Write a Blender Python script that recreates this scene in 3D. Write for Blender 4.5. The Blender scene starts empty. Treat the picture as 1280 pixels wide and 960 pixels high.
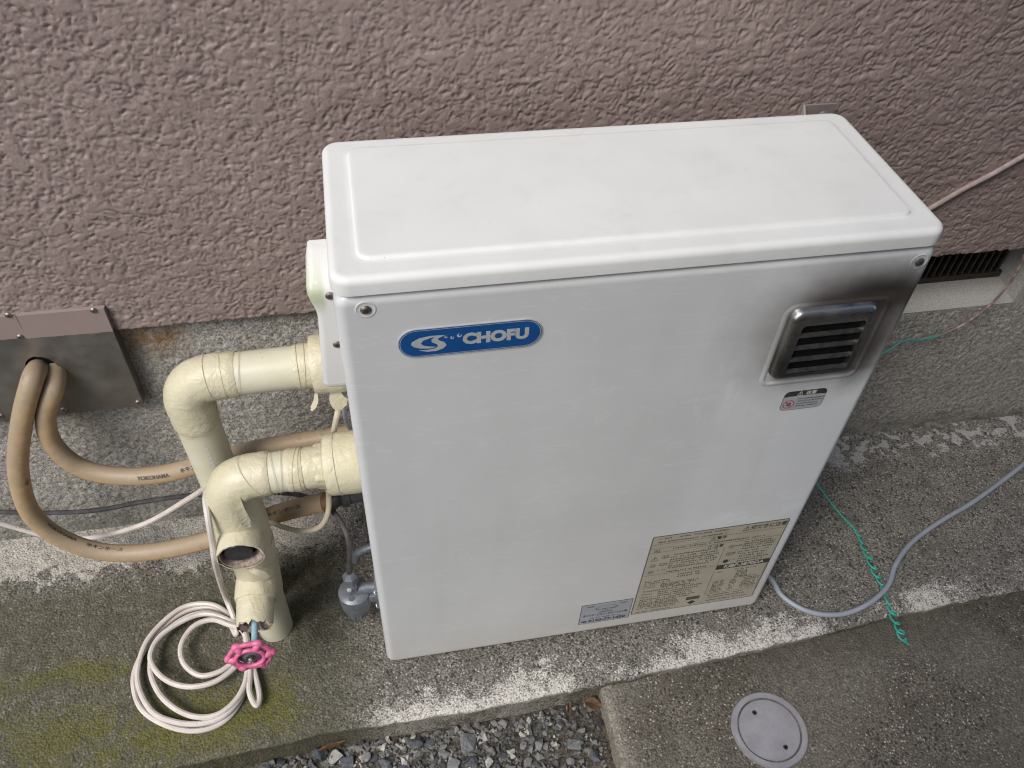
import bpy, bmesh, math, random
import numpy as np
from mathutils import Vector, Matrix

scene = bpy.context.scene
COL = scene.collection
RNG = random.Random(7)

# ------------------------------------------------------------------ camera
CAM = np.array([0.0301, -0.5074, 1.0745])
ROT = np.array([[0.98197, -0.18450, 0.04111],      # right
                [-0.10524, -0.71427, -0.69191],    # down
                [0.15702, 0.67511, -0.72081]])     # forward
F = 1027.3                                         # focal length in photo pixels (1280 wide)
cam_d = bpy.data.cameras.new('camera')
cam_d.sensor_width = 36.0
cam_d.sensor_fit = 'HORIZONTAL'
cam_d.lens = F / 1280 * 36.0
cam_d.clip_start = 0.01
cam_d.clip_end = 500
cam = bpy.data.objects.new('camera', cam_d)
COL.objects.link(cam)
m = Matrix.Identity(4)
for i in range(3):
    m[i][0] = ROT[0][i]; m[i][1] = -ROT[1][i]; m[i][2] = -ROT[2][i]; m[i][3] = CAM[i]
cam.matrix_world = m
scene.camera = cam

# ------------------------------------------------------------------ light
SUN_EL, SUN_AZ = math.radians(50), math.radians(-48)   # azimuth: from -y (front) towards -x (left) when negative
sun_dir = Vector((math.sin(SUN_AZ) * math.cos(SUN_EL), -math.cos(SUN_AZ) * math.cos(SUN_EL), math.sin(SUN_EL)))
world = bpy.data.worlds.new('World')
scene.world = world
world.use_nodes = True
wt = world.node_tree
bg = wt.nodes['Background']
sky = wt.nodes.new('ShaderNodeTexSky')
sky.sky_type = 'NISHITA'
sky.sun_disc = False
sky.sun_elevation = SUN_EL
sky.sun_rotation = math.atan2(sun_dir.x, sun_dir.y)
sky.air_density = 1.0
sky.dust_density = 1.6
sky.ozone_density = 0.6
wt.links.new(sky.outputs[0], bg.inputs[0])
bg.inputs[1].default_value = 0.11
sun_d = bpy.data.lights.new('sun', 'SUN')
sun_d.energy = 1.5
sun_d.angle = math.radians(28)
sun_d.color = (1.0, 0.955, 0.89)
sun = bpy.data.objects.new('sun', sun_d)
COL.objects.link(sun)
sun.rotation_euler = sun_dir.to_track_quat('Z', 'Y').to_euler()
scene.view_settings.view_transform = 'Standard'
scene.view_settings.look = 'None'
scene.view_settings.gamma = 1
scene.cycles.filter_width = 1.15
scene.view_settings.exposure = 0.98

# ------------------------------------------------------------------ helpers
def W(u, v, y):                                   # photo pixel -> point on the plane y
    d = ROT.T @ np.array([(u - 640) / F, (v - 480) / F, 1.0])
    return Vector(CAM + d * (y - CAM[1]) / d[1])

def G(u, v, z=0.0):                               # photo pixel -> point on the plane z
    d = ROT.T @ np.array([(u - 640) / F, (v - 480) / F, 1.0])
    return Vector(CAM + d * (z - CAM[2]) / d[2])

def tag(o, label=None, cat=None, group=None, kind=None):
    if label: o['label'] = label
    if cat: o['category'] = cat
    if group: o['group'] = group
    if kind: o['kind'] = kind
    return o

def thing(name, label, cat, loc=(0, 0, 0), group=None):
    o = bpy.data.objects.new(name, None)
    o.empty_display_size = 0.05
    COL.objects.link(o)
    o.location = loc
    return tag(o, label, cat, group)

def link(name, me, mat, parent=None, smooth=True):
    o = bpy.data.objects.new(name, me)
    COL.objects.link(o)
    if mat is not None and len(me.materials) == 0:
        me.materials.append(mat)
    if smooth is True:
        for p in me.polygons: p.use_smooth = True
    elif smooth:
        for p in me.polygons: p.use_smooth = True
        me.set_sharp_from_angle(angle=math.radians(smooth))
    if parent is not None:
        o.parent = parent
        if parent.type == 'EMPTY':
            o.location = -Vector(parent.location)
    return o

def obj(name, bm, mat, parent=None, smooth=35):
    bmesh.ops.recalc_face_normals(bm, faces=bm.faces[:])
    me = bpy.data.meshes.new(name)
    bm.to_mesh(me); bm.free()
    return link(name, me, mat, parent, smooth)

def box(bm, x0, x1, y0, y1, z0, z1, bev=0.0, seg=2):
    r = bmesh.ops.create_cube(bm, size=1)
    vs = r['verts']
    for v in vs:
        v.co = Vector((x0 + (v.co.x + .5) * (x1 - x0), y0 + (v.co.y + .5) * (y1 - y0), z0 + (v.co.z + .5) * (z1 - z0)))
    if bev:
        es = list({e for v in vs for e in v.link_edges})
        bmesh.ops.bevel(bm, geom=es, offset=bev, segments=seg, profile=.5, affect='EDGES')

def loft(bm, rings, closed=True, cap0=False, cap1=False):
    R = [[bm.verts.new(p) for p in r] for r in rings]
    n = len(R[0])
    for a, b in zip(R, R[1:]):
        for i in range(n if closed else n - 1):
            j = (i + 1) % n
            bm.faces.new((a[i], a[j], b[j], b[i]))
    if cap0: bm.faces.new(R[0][::-1])
    if cap1: bm.faces.new(R[-1])
    return R

def rrect(x0, x1, z0, z1, r, n=6):
    pts = []
    r = max(r, 1e-5)
    for cx, cz, a0 in ((x1 - r, z1 - r, 0), (x0 + r, z1 - r, 90), (x0 + r, z0 + r, 180), (x1 - r, z0 + r, 270)):
        for k in range(n + 1):
            a = math.radians(a0 + 90 * k / n)
            pts.append((cx + r * math.cos(a), cz + r * math.sin(a)))
    return pts

def rr_y(x0, x1, z0, z1, r, y, inset=0.0, n=6):   # rounded rectangle in the xz plane
    return [Vector((a, y, b)) for a, b in rrect(x0 + inset, x1 - inset, z0 + inset, z1 - inset, max(r - inset, .0015), n)]

def rr_z(x0, x1, y0, y1, r, z, inset=0.0, n=6):   # rounded rectangle in the xy plane
    return [Vector((a, b, z)) for a, b in rrect(x0 + inset, x1 - inset, y0 + inset, y1 - inset, max(r - inset, .0015), n)]

def catmull(pts, per=8):
    P = [Vector(p) for p in pts]
    P = [P[0] * 2 - P[1]] + P + [P[-1] * 2 - P[-2]]
    out = []
    for i in range(1, len(P) - 2):
        a, b, c, d = P[i - 1:i + 3]
        for k in range(per):
            t = k / per
            out.append(.5 * ((2 * b) + (c - a) * t + (2 * a - 5 * b + 4 * c - d) * t * t + (3 * b - a - 3 * c + d) * t ** 3))
    out.append(P[-2])
    return out

def frames(path):
    T = []
    n = len(path)
    for i in range(n):
        t = path[min(i + 1, n - 1)] - path[max(i - 1, 0)]
        T.append(t.normalized() if t.length > 1e-9 else Vector((0, 0, 1)))
    up = Vector((0, 0, 1)) if abs(T[0].z) < .9 else Vector((0, 1, 0))
    N = (up - T[0] * up.dot(T[0])).normalized()
    fr = []
    for t in T:
        N = (N - t * N.dot(t)).normalized()
        fr.append((t, N, t.cross(N)))
    return fr

def tube(bm, path, rad, seg=12, cap=True, wob=None):
    fr = frames(path)
    rings = []
    for i, (p, (t, n, b)) in enumerate(zip(path, fr)):
        r = rad[i] if isinstance(rad, (list, tuple)) else rad
        ring = []
        for k in range(seg):
            a = 2 * math.pi * k / seg
            rr = r * (1 + (wob(i, a) if wob else 0))
            ring.append(p + n * (rr * math.cos(a)) + b * (rr * math.sin(a)))
        rings.append(ring)
    loft(bm, rings, True, cap, cap)

def lathe(bm, org, axis, prof, seg=28, cap0=True, cap1=True):     # prof: (distance along axis, radius)
    ax = Vector(axis).normalized()
    u = ax.orthogonal().normalized(); v = ax.cross(u)
    rings = []
    for d, r in prof:
        c = Vector(org) + ax * d
        rings.append([c + u * (r * math.cos(2 * math.pi * k / seg)) + v * (r * math.sin(2 * math.pi * k / seg)) for k in range(seg)])
    loft(bm, rings, True, cap0, cap1)

def nb(): return bmesh.new()

def inter(path, f):                                # point at fraction of a polyline
    L = [0]
    for a, b in zip(path, path[1:]): L.append(L[-1] + (b - a).length)
    s = f * L[-1]
    for i in range(len(L) - 1):
        if s <= L[i + 1] or i == len(L) - 2:
            t = (s - L[i]) / max(L[i + 1] - L[i], 1e-9)
            return path[i].lerp(path[i + 1], t)

# ---- numpy gradient noise
class Perlin:
    def __init__(s, seed):
        r = np.random.RandomState(seed)
        s.p = r.permutation(512).astype(np.int64)
        a = r.rand(512) * 2 * np.pi
        s.gx, s.gy = np.cos(a), np.sin(a)
    def __call__(s, x, y):
        xi, yi = np.floor(x).astype(np.int64), np.floor(y).astype(np.int64)
        fx, fy = x - xi, y - yi
        def g(ix, iy, dx, dy):
            h = s.p[(s.p[ix & 511] + iy) & 511]
            return s.gx[h] * dx + s.gy[h] * dy
        u = fx ** 3 * (fx * (fx * 6 - 15) + 10); v = fy ** 3 * (fy * (fy * 6 - 15) + 10)
        a = g(xi, yi, fx, fy); b = g(xi + 1, yi, fx - 1, fy)
        c = g(xi, yi + 1, fx, fy - 1); d = g(xi + 1, yi + 1, fx - 1, fy - 1)
        return (a + (b - a) * u + (c - a) * v + (a - b - c + d) * u * v) * 1.5
PN = [Perlin(i) for i in range(8)]

def grid_mesh(name, P):                            # P: (rows, cols, 3)
    r, c, _ = P.shape
    me = bpy.data.meshes.new(name)
    idx = np.arange(r * c).reshape(r, c)
    q = np.stack([idx[:-1, :-1], idx[:-1, 1:], idx[1:, 1:], idx[1:, :-1]], -1).reshape(-1, 4)
    me.vertices.add(r * c); me.vertices.foreach_set('co', P.reshape(-1).astype(np.float32))
    me.loops.add(q.size); me.loops.foreach_set('vertex_index', q.reshape(-1).astype(np.int32))
    me.polygons.add(len(q)); me.polygons.foreach_set('loop_start', (np.arange(len(q)) * 4).astype(np.int32))
    me.polygons.foreach_set('loop_total', np.full(len(q), 4, np.int32))
    me.update(); me.validate()
    return me

# ------------------------------------------------------------------ material helper
class MT:
    def __init__(s, name, rough=.5, metal=0.0, spec=.5):
        s.m = bpy.data.materials.new(name); s.m.use_nodes = True
        s.t = s.m.node_tree
        s.b = s.t.nodes['Principled BSDF']
        s.b.inputs['Roughness'].default_value = rough
        s.b.inputs['Metallic'].default_value = metal
        s.b.inputs['Specular IOR Level'].default_value = spec
        s.co = s.t.nodes.new('ShaderNodeTexCoord').outputs['Object']
        s._sep = None
    def put(s, sock, val):
        if hasattr(val, 'is_output') or isinstance(val, bpy.types.NodeSocket): s.t.links.new(val, sock)
        else:
            if isinstance(val, tuple) and len(val) == 3 and sock.type == 'RGBA': val = (*val, 1)
            sock.default_value = val
    def sep(s):
        if s._sep is None:
            s._sep = s.t.nodes.new('ShaderNodeSeparateXYZ'); s.put(s._sep.inputs[0], s.co)
        return s._sep.outputs
    def noise(s, scale, detail=3, rough=.55, dist=0, vec=None, stretch=None):
        n = s.t.nodes.new('ShaderNodeTexNoise')
        v = vec or s.co
        if stretch:
            mp = s.t.nodes.new('ShaderNodeMapping'); s.put(mp.inputs[0], v); mp.inputs['Scale'].default_value = stretch; v = mp.outputs[0]
        s.put(n.inputs['Vector'], v)
        n.inputs['Scale'].default_value = scale; n.inputs['Detail'].default_value = detail
        n.inputs['Roughness'].default_value = rough; n.inputs['Distortion'].default_value = dist
        return n.outputs['Fac']
    def voro(s, scale, feat='F1', out='Distance'):
        n = s.t.nodes.new('ShaderNodeTexVoronoi'); n.feature = feat
        s.put(n.inputs['Vector'], s.co); n.inputs['Scale'].default_value = scale
        return n.outputs[out]
    def op(s, o, a, b=0.0, clamp=False):
        n = s.t.nodes.new('ShaderNodeMath'); n.operation = o; n.use_clamp = clamp
        s.put(n.inputs[0], a); s.put(n.inputs[1], b)
        return n.outputs[0]
    def ss(s, v, a, b, lo=0.0, hi=1.0):
        n = s.t.nodes.new('ShaderNodeMapRange'); n.interpolation_type = 'SMOOTHSTEP'
        s.put(n.inputs['Value'], v)
        n.inputs['From Min'].default_value = a; n.inputs['From Max'].default_value = b
        n.inputs['To Min'].default_value = lo; n.inputs['To Max'].default_value = hi
        return n.outputs[0]
    def mix(s, f, a, b, mode='MIX'):
        n = s.t.nodes.new('ShaderNodeMix'); n.data_type = 'RGBA'; n.blend_type = mode
        s.put(n.inputs[0], f); s.put(n.inputs[6], a); s.put(n.inputs[7], b)
        return n.outputs[2]
    def bell(s, v, c, w):                          # 1 at c, 0 beyond w
        return s.ss(s.op('ABSOLUTE', s.op('SUBTRACT', v, c)), 0, w, 1, 0)
    def bump(s, h, strength=.5, dist=.002, prev=None):
        n = s.t.nodes.new('ShaderNodeBump'); n.inputs['Strength'].default_value = strength
        n.inputs['Distance'].default_value = dist; s.put(n.inputs['Height'], h)
        if prev is not None: s.put(n.inputs['Normal'], prev)
        s.put(s.b.inputs['Normal'], n.outputs[0])
        return n.outputs[0]
    def color(s, c): s.put(s.b.inputs['Base Color'], c); return s
    def rough(s, c): s.put(s.b.inputs['Roughness'], c); return s

def plain(name, col, rough=.5, metal=0.0, var=.12, scale=60, bump=0.0, bscale=300, spec=.5):
    t = MT(name, rough, metal, spec)
    n = t.noise(scale, 4)
    t.color(t.mix(t.ss(n, .3, .7), tuple(c * (1 - var) for c in col), tuple(min(1, c * (1 + var)) for c in col)))
    if bump: t.bump(t.noise(bscale, 3), bump, .001)
    return t.m

# stucco paint
t = MT('stucco_paint', .42, 0, .45)
n = t.noise(7, 4); n2 = t.noise(160, 3)
c = t.mix(t.ss(n, .3, .7), (.248, .191, .174), (.282, .221, .201))
c = t.mix(t.ss(n2, .35, .75, 0, .5), c, (.225, .170, .158))
c = t.mix(t.op('MULTIPLY', t.ss(t.noise(300, 2), .70, .76), .6), c, (.40, .345, .32))  # sparse pale specks: wet-look glints painted into the colour
t.color(c); t.rough(t.ss(n2, .3, .7, .22, .40))
t.bump(t.noise(380, 4, .65), .45, .0014)
M_STUCCO = t.m

# foundation mortar: sandy scratched face
t = MT('foundation_mortar', .9, 0, .2)
x, y, z = t.sep()
g = t.voro(330, 'F1', 'Color'); gs = t.t.nodes.new('ShaderNodeSeparateColor'); t.put(gs.inputs[0], g)
n = t.noise(240, 4, .7); big = t.noise(6, 4)
c = t.mix(t.ss(n, .34, .66), (.22, .208, .183), (.50, .475, .43))
c = t.mix(t.ss(gs.outputs[0], .6, .95, 0, .6), c, (.47, .44, .40))
c = t.mix(t.ss(gs.outputs[1], .82, .92, 0, .5), c, (.07, .066, .06))
c = t.mix(t.ss(big, .35, .65, 0, .25), c, (.26, .245, .215))
rust = t.op('MULTIPLY', t.op('MULTIPLY', t.bell(x, -.235, .06), t.bell(z, .375, .045)), t.ss(t.noise(45, 4), .30, .55))
c = t.mix(t.op('MULTIPLY', rust, .95), c, (.20, .105, .035))
alg = t.op('MULTIPLY', t.ss(z, .06, .0), t.ss(t.noise(20, 4), .35, .6))
c = t.mix(t.op('MULTIPLY', alg, .6), c, (.075, .075, .055))
t.color(c)
t.bump(t.op('ADD', t.noise(260, 4, .7), t.op('MULTIPLY', t.noise(90, 3), .6)), 1.0, .004)
M_FOUND = t.m

t = MT('sill_mortar', .85, 0, .25)
n = t.noise(420, 4, .7)
t.color(t.mix(t.ss(n, .3, .7), (.27, .265, .25), (.42, .41, .39)))
t.bump(n, .5, .0015)
M_SILL = t.m

# concrete of the slab under the heater
def concrete(name, dark=(.075, .07, .06), lite=(.30, .28, .245), slab=True):
    t = MT(name, .88, 0, .25)
    x, y, z = t.sep()
    g = t.voro(300, 'F1', 'Color'); gs = t.t.nodes.new('ShaderNodeSeparateColor'); t.put(gs.inputs[0], g)
    gd = t.voro(300, 'F1', 'Distance')
    fine = t.noise(330, 4, .7); mid = t.noise(28, 5, .6); big = t.noise(5, 4)
    c = t.mix(t.ss(fine, .36, .64), dark, lite)
    c = t.mix(t.ss(mid, .4, .66, 0, .55), c, tuple(a * 1.35 for a in dark))
    c = t.mix(t.op('MULTIPLY', t.ss(gs.outputs[0], .8, .9), t.ss(gd, .45, .25)), c, (.50, .47, .42))
    c = t.mix(t.op('MULTIPLY', t.ss(gs.outputs[1], .85, .93), .8), c, (.035, .034, .032))
    grain = t.op('ADD', t.op('MULTIPLY', t.noise(420, 3, .7), .7), t.op('MULTIPLY', t.noise(110, 3, .7), .3))
    def grit(mask, k=.42, lo=.40, hi=.50):                  # coverage that breaks up grain by grain where it thins out
        return t.ss(t.op('ADD', grain, t.op('MULTIPLY', t.op('SUBTRACT', mask, 1.0), k)), lo, hi)
    ew = t.op('ADD', y, t.op('MULTIPLY', x, -.05))          # distance from the slab's front edge, about
    nz = t.noise(22, 5, .65, .4)
    if slab:
        # lime bloom along the front edge
        e = t.ss(t.op('ADD', ew, t.op('MULTIPLY', t.op('SUBTRACT', nz, .5), .15)), .012, -.075)
        e = t.op('MULTIPLY', e, t.op('MULTIPLY', t.ss(x, -.16, .02), t.ss(x, 1.4, 1.2)))
        e = t.op('MULTIPLY', e, t.ss(t.noise(7, 4, .6), .34, .56, .45, 1))
        c = t.mix(t.op('MULTIPLY', grit(e, .36, .40, .52), .92), c, (.60, .57, .52))
        # pale smear by the foundation, right hand side, with darker blots in it
        nb_ = t.op('ADD', t.noise(48, 3, .6, .2), t.ss(x, .74, .84, -.10, .045))
        p = t.op('MULTIPLY', t.op('MULTIPLY', t.ss(t.op('ADD', y, t.op('MULTIPLY', t.op('SUBTRACT', nz, .5), .10)), .205, .245), t.ss(x, .55, .7)), t.ss(nb_, .57, .48))
        c = t.mix(t.op('MULTIPLY', grit(p, .4, .28, .48), .78), c, (.43, .42, .40))
        # broken mortar skim by the foundation, left hand side
        q = t.op('MULTIPLY', t.ss(t.op('ADD', y, t.op('MULTIPLY', t.op('SUBTRACT', t.noise(16, 6, .75), .5), .20)), .200, .218), t.ss(x, .1, -.12))
        c = t.mix(t.op('MULTIPLY', grit(q, .4, .36, .46), .9), c, t.mix(t.ss(grain, .42, .6), (.30, .28, .245), (.52, .49, .43)))
        # moss and algae, left
        mo = t.op('MULTIPLY', t.ss(x, .03, -.10), t.ss(t.op('ADD', y, t.op('MULTIPLY', t.op('SUBTRACT', mid, .5), .12)), .215, .17))
        c = t.mix(t.op('MULTIPLY', mo, t.ss(t.noise(70, 3), .3, .6, .40, .78)), c, (.075, .072, .042))
        gm = t.op('MULTIPLY', t.bell(t.op('ADD', y, t.op('MULTIPLY', x, .0)), -.03, .11), t.ss(x, -.04, -.16))
        gm2 = t.op('MULTIPLY', t.bell(t.op('ADD', y, t.op('MULTIPLY', nz, .05)), .085, .045), t.ss(x, -.26, -.36))
        gm = t.op('MULTIPLY', t.op('MAXIMUM', gm, gm2), t.ss(t.noise(16, 5, .6), .28, .50))
        gm = t.op('MULTIPLY', grit(gm, .34, .34, .52), .88)
        c = t.mix(t.op('MULTIPLY', gm, t.ss(x, -.52, -.30, .55, 1)), c, t.mix(t.ss(grain, .4, .6), (.058, .058, .010), (.15, .145, .03)))
        # darker, blotchy ground round the pipe foot
        dk = t.op('MULTIPLY', t.bell(x, -.10, .11), t.bell(y, .10, .09))
        c = t.mix(t.op('MULTIPLY', dk, t.ss(mid, .4, .58, .1, .6)), c, (.045, .045, .03))
    else:
        c = t.mix(t.ss(big, .42, .6, 0, .55), c, t.mix(t.ss(grain, .4, .6), (.10, .092, .078), (.26, .24, .20)))
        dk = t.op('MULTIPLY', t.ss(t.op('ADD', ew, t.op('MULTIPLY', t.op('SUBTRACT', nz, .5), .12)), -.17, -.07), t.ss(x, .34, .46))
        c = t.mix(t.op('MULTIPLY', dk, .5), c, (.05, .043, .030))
        e = t.op('MULTIPLY', t.ss(x, .31, .283), t.ss(fine, .3, .6))
        c = t.mix(t.op('MULTIPLY', e, .5), c, (.36, .33, .27))
    # green-brown faces
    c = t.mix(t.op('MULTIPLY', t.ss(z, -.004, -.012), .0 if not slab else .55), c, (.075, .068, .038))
    t.color(c)
    hb = t.op('ADD', t.op('MULTIPLY', gd, -.8), t.op('ADD', fine, t.op('MULTIPLY', mid, .5)))
    t.bump(hb, .9, .0022)
    return t.m
M_SLAB = concrete('slab_concrete')
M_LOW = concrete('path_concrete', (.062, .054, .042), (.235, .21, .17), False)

t = MT('soil', .95, 0, .1)
t.color(t.mix(t.ss(t.noise(150, 5, .7), .35, .65), (.035, .03, .024), (.13, .115, .095)))
t.bump(t.noise(200, 4, .7), 1, .004)
M_SOIL = t.m

# heater paint
def white_paint(name, base=(.63, .635, .625), soot=False, streak=True):
    t = MT(name, .36, 0, .5)
    x, y, z = t.sep()
    n = t.noise(9, 4)
    c = t.mix(t.ss(n, .3, .7), base, tuple(a * .94 for a in base))
    if streak:
        st = t.noise(22, 5, .6, 0, None, (1, 1, .09))
        c = t.mix(t.ss(st, .52, .72, 0, .22), c, (.45, .46, .455))
        sc = t.noise(26, 3, .6, .6, None, (.25, 1, 1.6))
        c = t.mix(t.op('MULTIPLY', t.ss(t.op('ABSOLUTE', t.op('SUBTRACT', sc, .5)), .012, .003), .10), c, (.8, .82, .83))
        # paler, bluish tone towards the outlet side, broken into vertical streaks
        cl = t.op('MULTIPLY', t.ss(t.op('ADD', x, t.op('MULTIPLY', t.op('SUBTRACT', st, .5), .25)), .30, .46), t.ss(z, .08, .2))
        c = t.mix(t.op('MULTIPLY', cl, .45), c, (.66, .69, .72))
        # dust creeping up from the ground
        c = t.mix(t.op('MULTIPLY', t.ss(z, .12, .015), t.ss(t.noise(40, 4), .2, .8, .15, .5)), c, (.47, .43, .36))
        # dirt drop stains
        sp = t.op('MULTIPLY', t.ss(t.voro(95), .055, .03), t.ss(t.noise(30, 2), .55, .62))
        c = t.mix(t.op('MULTIPLY', sp, .7), c, (.16, .15, .13))
        t.rough(t.ss(st, .4, .7, .32, .48))
    if not streak:
        sp = t.op('MULTIPLY', t.ss(t.voro(70), .05, .025), t.ss(t.noise(22, 2), .52, .6))
        c = t.mix(t.op('MULTIPLY', sp, .6), c, (.2, .19, .17))
        c = t.mix(t.op('MULTIPLY', t.ss(t.noise(30, 5, .7, .5), .50, .72), .14), c, (.42, .42, .39))
    if soot:
        # scuffs above the big label, wiped rivulets by the outlet
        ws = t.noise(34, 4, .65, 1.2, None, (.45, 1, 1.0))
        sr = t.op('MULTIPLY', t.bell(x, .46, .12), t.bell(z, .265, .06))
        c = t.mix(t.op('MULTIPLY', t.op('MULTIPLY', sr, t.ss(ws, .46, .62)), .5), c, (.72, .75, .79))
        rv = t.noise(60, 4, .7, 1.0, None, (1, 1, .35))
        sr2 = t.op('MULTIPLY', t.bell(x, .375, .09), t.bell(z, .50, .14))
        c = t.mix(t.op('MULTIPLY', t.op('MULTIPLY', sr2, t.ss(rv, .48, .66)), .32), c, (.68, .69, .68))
        dx = t.op('SUBTRACT', x, .470); dz = t.op('SUBTRACT', z, .562)
        wob = t.op('MULTIPLY', t.op('SUBTRACT', t.noise(28, 3), .5), .035)
        # broad brown haze round the outlet
        r = t.op('SQRT', t.op('ADD', t.op('MULTIPLY', t.op('MULTIPLY', dx, dx), .85), t.op('MULTIPLY', t.op('MULTIPLY', dz, dz), 1.15)))
        r = t.op('ADD', r, wob)
        c = t.mix(t.op('MULTIPLY', t.ss(r, .13, .04), .78), c, (.13, .112, .096))
        # black tongue above and to the right of the outlet
        dx2 = t.op('SUBTRACT', x, .492); dz2 = t.op('SUBTRACT', z, .598)
        r2 = t.op('SQRT', t.op('ADD', t.op('MULTIPLY', t.op('MULTIPLY', dx2, dx2), .6), t.op('MULTIPLY', t.op('MULTIPLY', dz2, dz2), 3.0)))
        c = t.mix(t.op('MULTIPLY', t.ss(t.op('ADD', r2, t.op('MULTIPLY', wob, .5)), .085, .012), .96), c, (.018, .015, .013))
        dx3 = t.op('SUBTRACT', x, .505); dz3 = t.op('SUBTRACT', z, .535)
        r3 = t.op('SQRT', t.op('ADD', t.op('MULTIPLY', t.op('MULTIPLY', dx3, dx3), 4.0), t.op('MULTIPLY', t.op('MULTIPLY', dz3, dz3), .5)))
        c = t.mix(t.op('MULTIPLY', t.ss(t.op('ADD', r3, t.op('MULTIPLY', wob, .5)), .06, .005), .85), c, (.03, .026, .023))
        c = t.mix(t.op('MULTIPLY', t.op('MULTIPLY', t.bell(z, .5965, .014), t.ss(x, .40, .45)), .75), c, (.05, .042, .036))
        # thin burn line hugging the lower edge of the outlet
        bl = t.op('MULTIPLY', t.bell(z, .5035, .008), t.op('MULTIPLY', t.ss(x, .405, .425), t.ss(x, .53, .50)))
        c = t.mix(t.op('MULTIPLY', bl, .7), c, (.07, .055, .045))
    t.color(c)
    if not streak: t.rough(.55)
    t.bump(t.noise(700, 2), .05, .0004)
    return t.m
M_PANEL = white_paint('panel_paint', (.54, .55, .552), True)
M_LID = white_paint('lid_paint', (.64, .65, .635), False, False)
M_CASE = plain('case_paint', (.52, .525, .515), .4, 0, .06)
t = MT('cover_plastic', .4)
x, y, z = t.sep()
mm = t.op('MULTIPLY', t.op('MULTIPLY', t.bell(z, .590, .026), t.ss(x, -.008, -.014)), t.ss(t.noise(60, 5, .7), .34, .52))
t.color(t.mix(t.op('MULTIPLY', mm, .8), (.60, .60, .58), (.33, .39, .21)))
M_COVER = t.m
M_DARK = plain('soot_and_hollow_black', (.008, .008, .008), .9, 0, .3, spec=.1)  # soot in the outlet; elsewhere black backing painted in for shaded hollows
t = MT('stainless_sooty', .28, 1.0)
n = t.noise(70, 4); x, y, z = t.sep()
c = t.mix(t.ss(n, .35, .7), (.46, .45, .43), (.30, .29, .28))
c = t.mix(t.op('MULTIPLY', t.ss(t.op('ADD', z, t.op('MULTIPLY', n, .03)), .585, .54), .65), c, (.10, .095, .09))
t.color(c); t.rough(t.ss(n, .3, .7, .25, .5))
M_HOOD = t.m
M_LOUVER = plain('louver_sooty', (.055, .053, .05), .45, .7, .3, 120)
M_SCREW = plain('screw_steel', (.34, .31, .27), .4, 1.0, .25, 400)
M_BLUE = plain('badge_blue', (.006, .062, .215), .3, 0, .08)
M_SILVER = plain('badge_silver', (.52, .54, .56), .33, .35, .05)
M_LABEL = plain('label_film', (.36, .335, .265), .42, 0, .06, 30)
M_LABEL2 = plain('service_film', (.30, .32, .345), .4, 0, .05, 30)
M_LABEL3 = plain('caution_film', (.33, .35, .37), .4, 0, .05, 30)
M_INK = plain('print_ink', (.035, .033, .03), .5, 0, .1)
M_INK2 = plain('print_grey', (.075, .07, .06), .5, 0, .1)
M_PALE = plain('print_pale', (.45, .44, .40), .5, 0, .05)
M_RED = plain('print_red', (.40, .035, .07), .5, 0, .05)

# insulation tape: cream, crinkled
def tape(name, col, crink=1.0):
    t = MT(name, .38, 0, .45)
    n = t.noise(30, 4); w = t.noise(75, 4, .6, 1.4); f = t.noise(320, 3)
    c = t.mix(t.ss(n, .3, .7), col, tuple(a * k for a, k in zip(col, (.95, .95, .89))))
    c = t.mix(t.op('MULTIPLY', t.ss(t.op('ABSOLUTE', t.op('SUBTRACT', w, .5)), .02, .004), .28 * crink), c, (.40, .36, .24))
    sp = t.op('MULTIPLY', t.ss(t.voro(120), .09, .05), t.ss(t.noise(26, 2), .60, .66))
    c = t.mix(t.op('MULTIPLY', sp, .8), c, (.05, .04, .03))
    t.color(c)
    t.bump(t.op('ADD', w, t.op('MULTIPLY', f, .15)), .35 * crink, .004)
    return t.m
M_TAPE = tape('insulation_tape', (.55, .51, .375), 1.0)
M_SLEEVE = tape('pipe_sleeve', (.57, .545, .43), .18)
M_FOAM = plain('torn_foam', (.27, .215, .185), .9, 0, .4, 220, .8, 500)
M_SEAM = plain('tape_seam', (.43, .39, .28), .6, 0, .2)
M_RUBBER = plain('black_rubber', (.03, .03, .032), .5, 0, .3, 120)
M_GREYBLUE = plain('stem_paint', (.26, .42, .47), .4, 0, .15)
M_PINK = plain('pink_vinyl', (.60, .135, .26), .42, 0, .08, 200, .1, 600)
t = MT('hose_rubber', .5, 0, .4)
x, y, z = t.sep()
geo = t.t.nodes.new('ShaderNodeNewGeometry'); gsx = t.t.nodes.new('ShaderNodeSeparateXYZ'); t.put(gsx.inputs[0], geo.outputs['Normal'])
n = t.noise(40, 5, .65, .6)
# dust lies on the upward side, with an uneven edge
dust = t.ss(t.op('ADD', gsx.outputs[2], t.op('MULTIPLY', t.op('SUBTRACT', n, .5), .9)), -.25, .35)
c = t.mix(t.ss(t.noise(90, 3), .3, .7), (.40, .262, .135), (.47, .315, .17))
c = t.mix(t.op('MULTIPLY', t.ss(t.noise(35, 3, .6), .60, .68), t.ss(n, .5, .56)), c, (.22, .085, .045))
c = t.mix(t.op('MULTIPLY', dust, t.ss(t.noise(300, 3), .2, .8, .62, .9)), c, (.26, .215, .155))
t.color(c); t.bump(t.noise(500, 3), .15, .0006)
M_HOSE = t.m
M_HOSE2 = M_HOSE
M_BLACKCABLE = plain('black_cable', (.045, .042, .042), .5, 0, .4, 90)
t = MT('white_cable', .42)
sp = t.op('MULTIPLY', t.ss(t.voro(190), .16, .09), t.ss(t.noise(40, 2), .52, .6))
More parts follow.
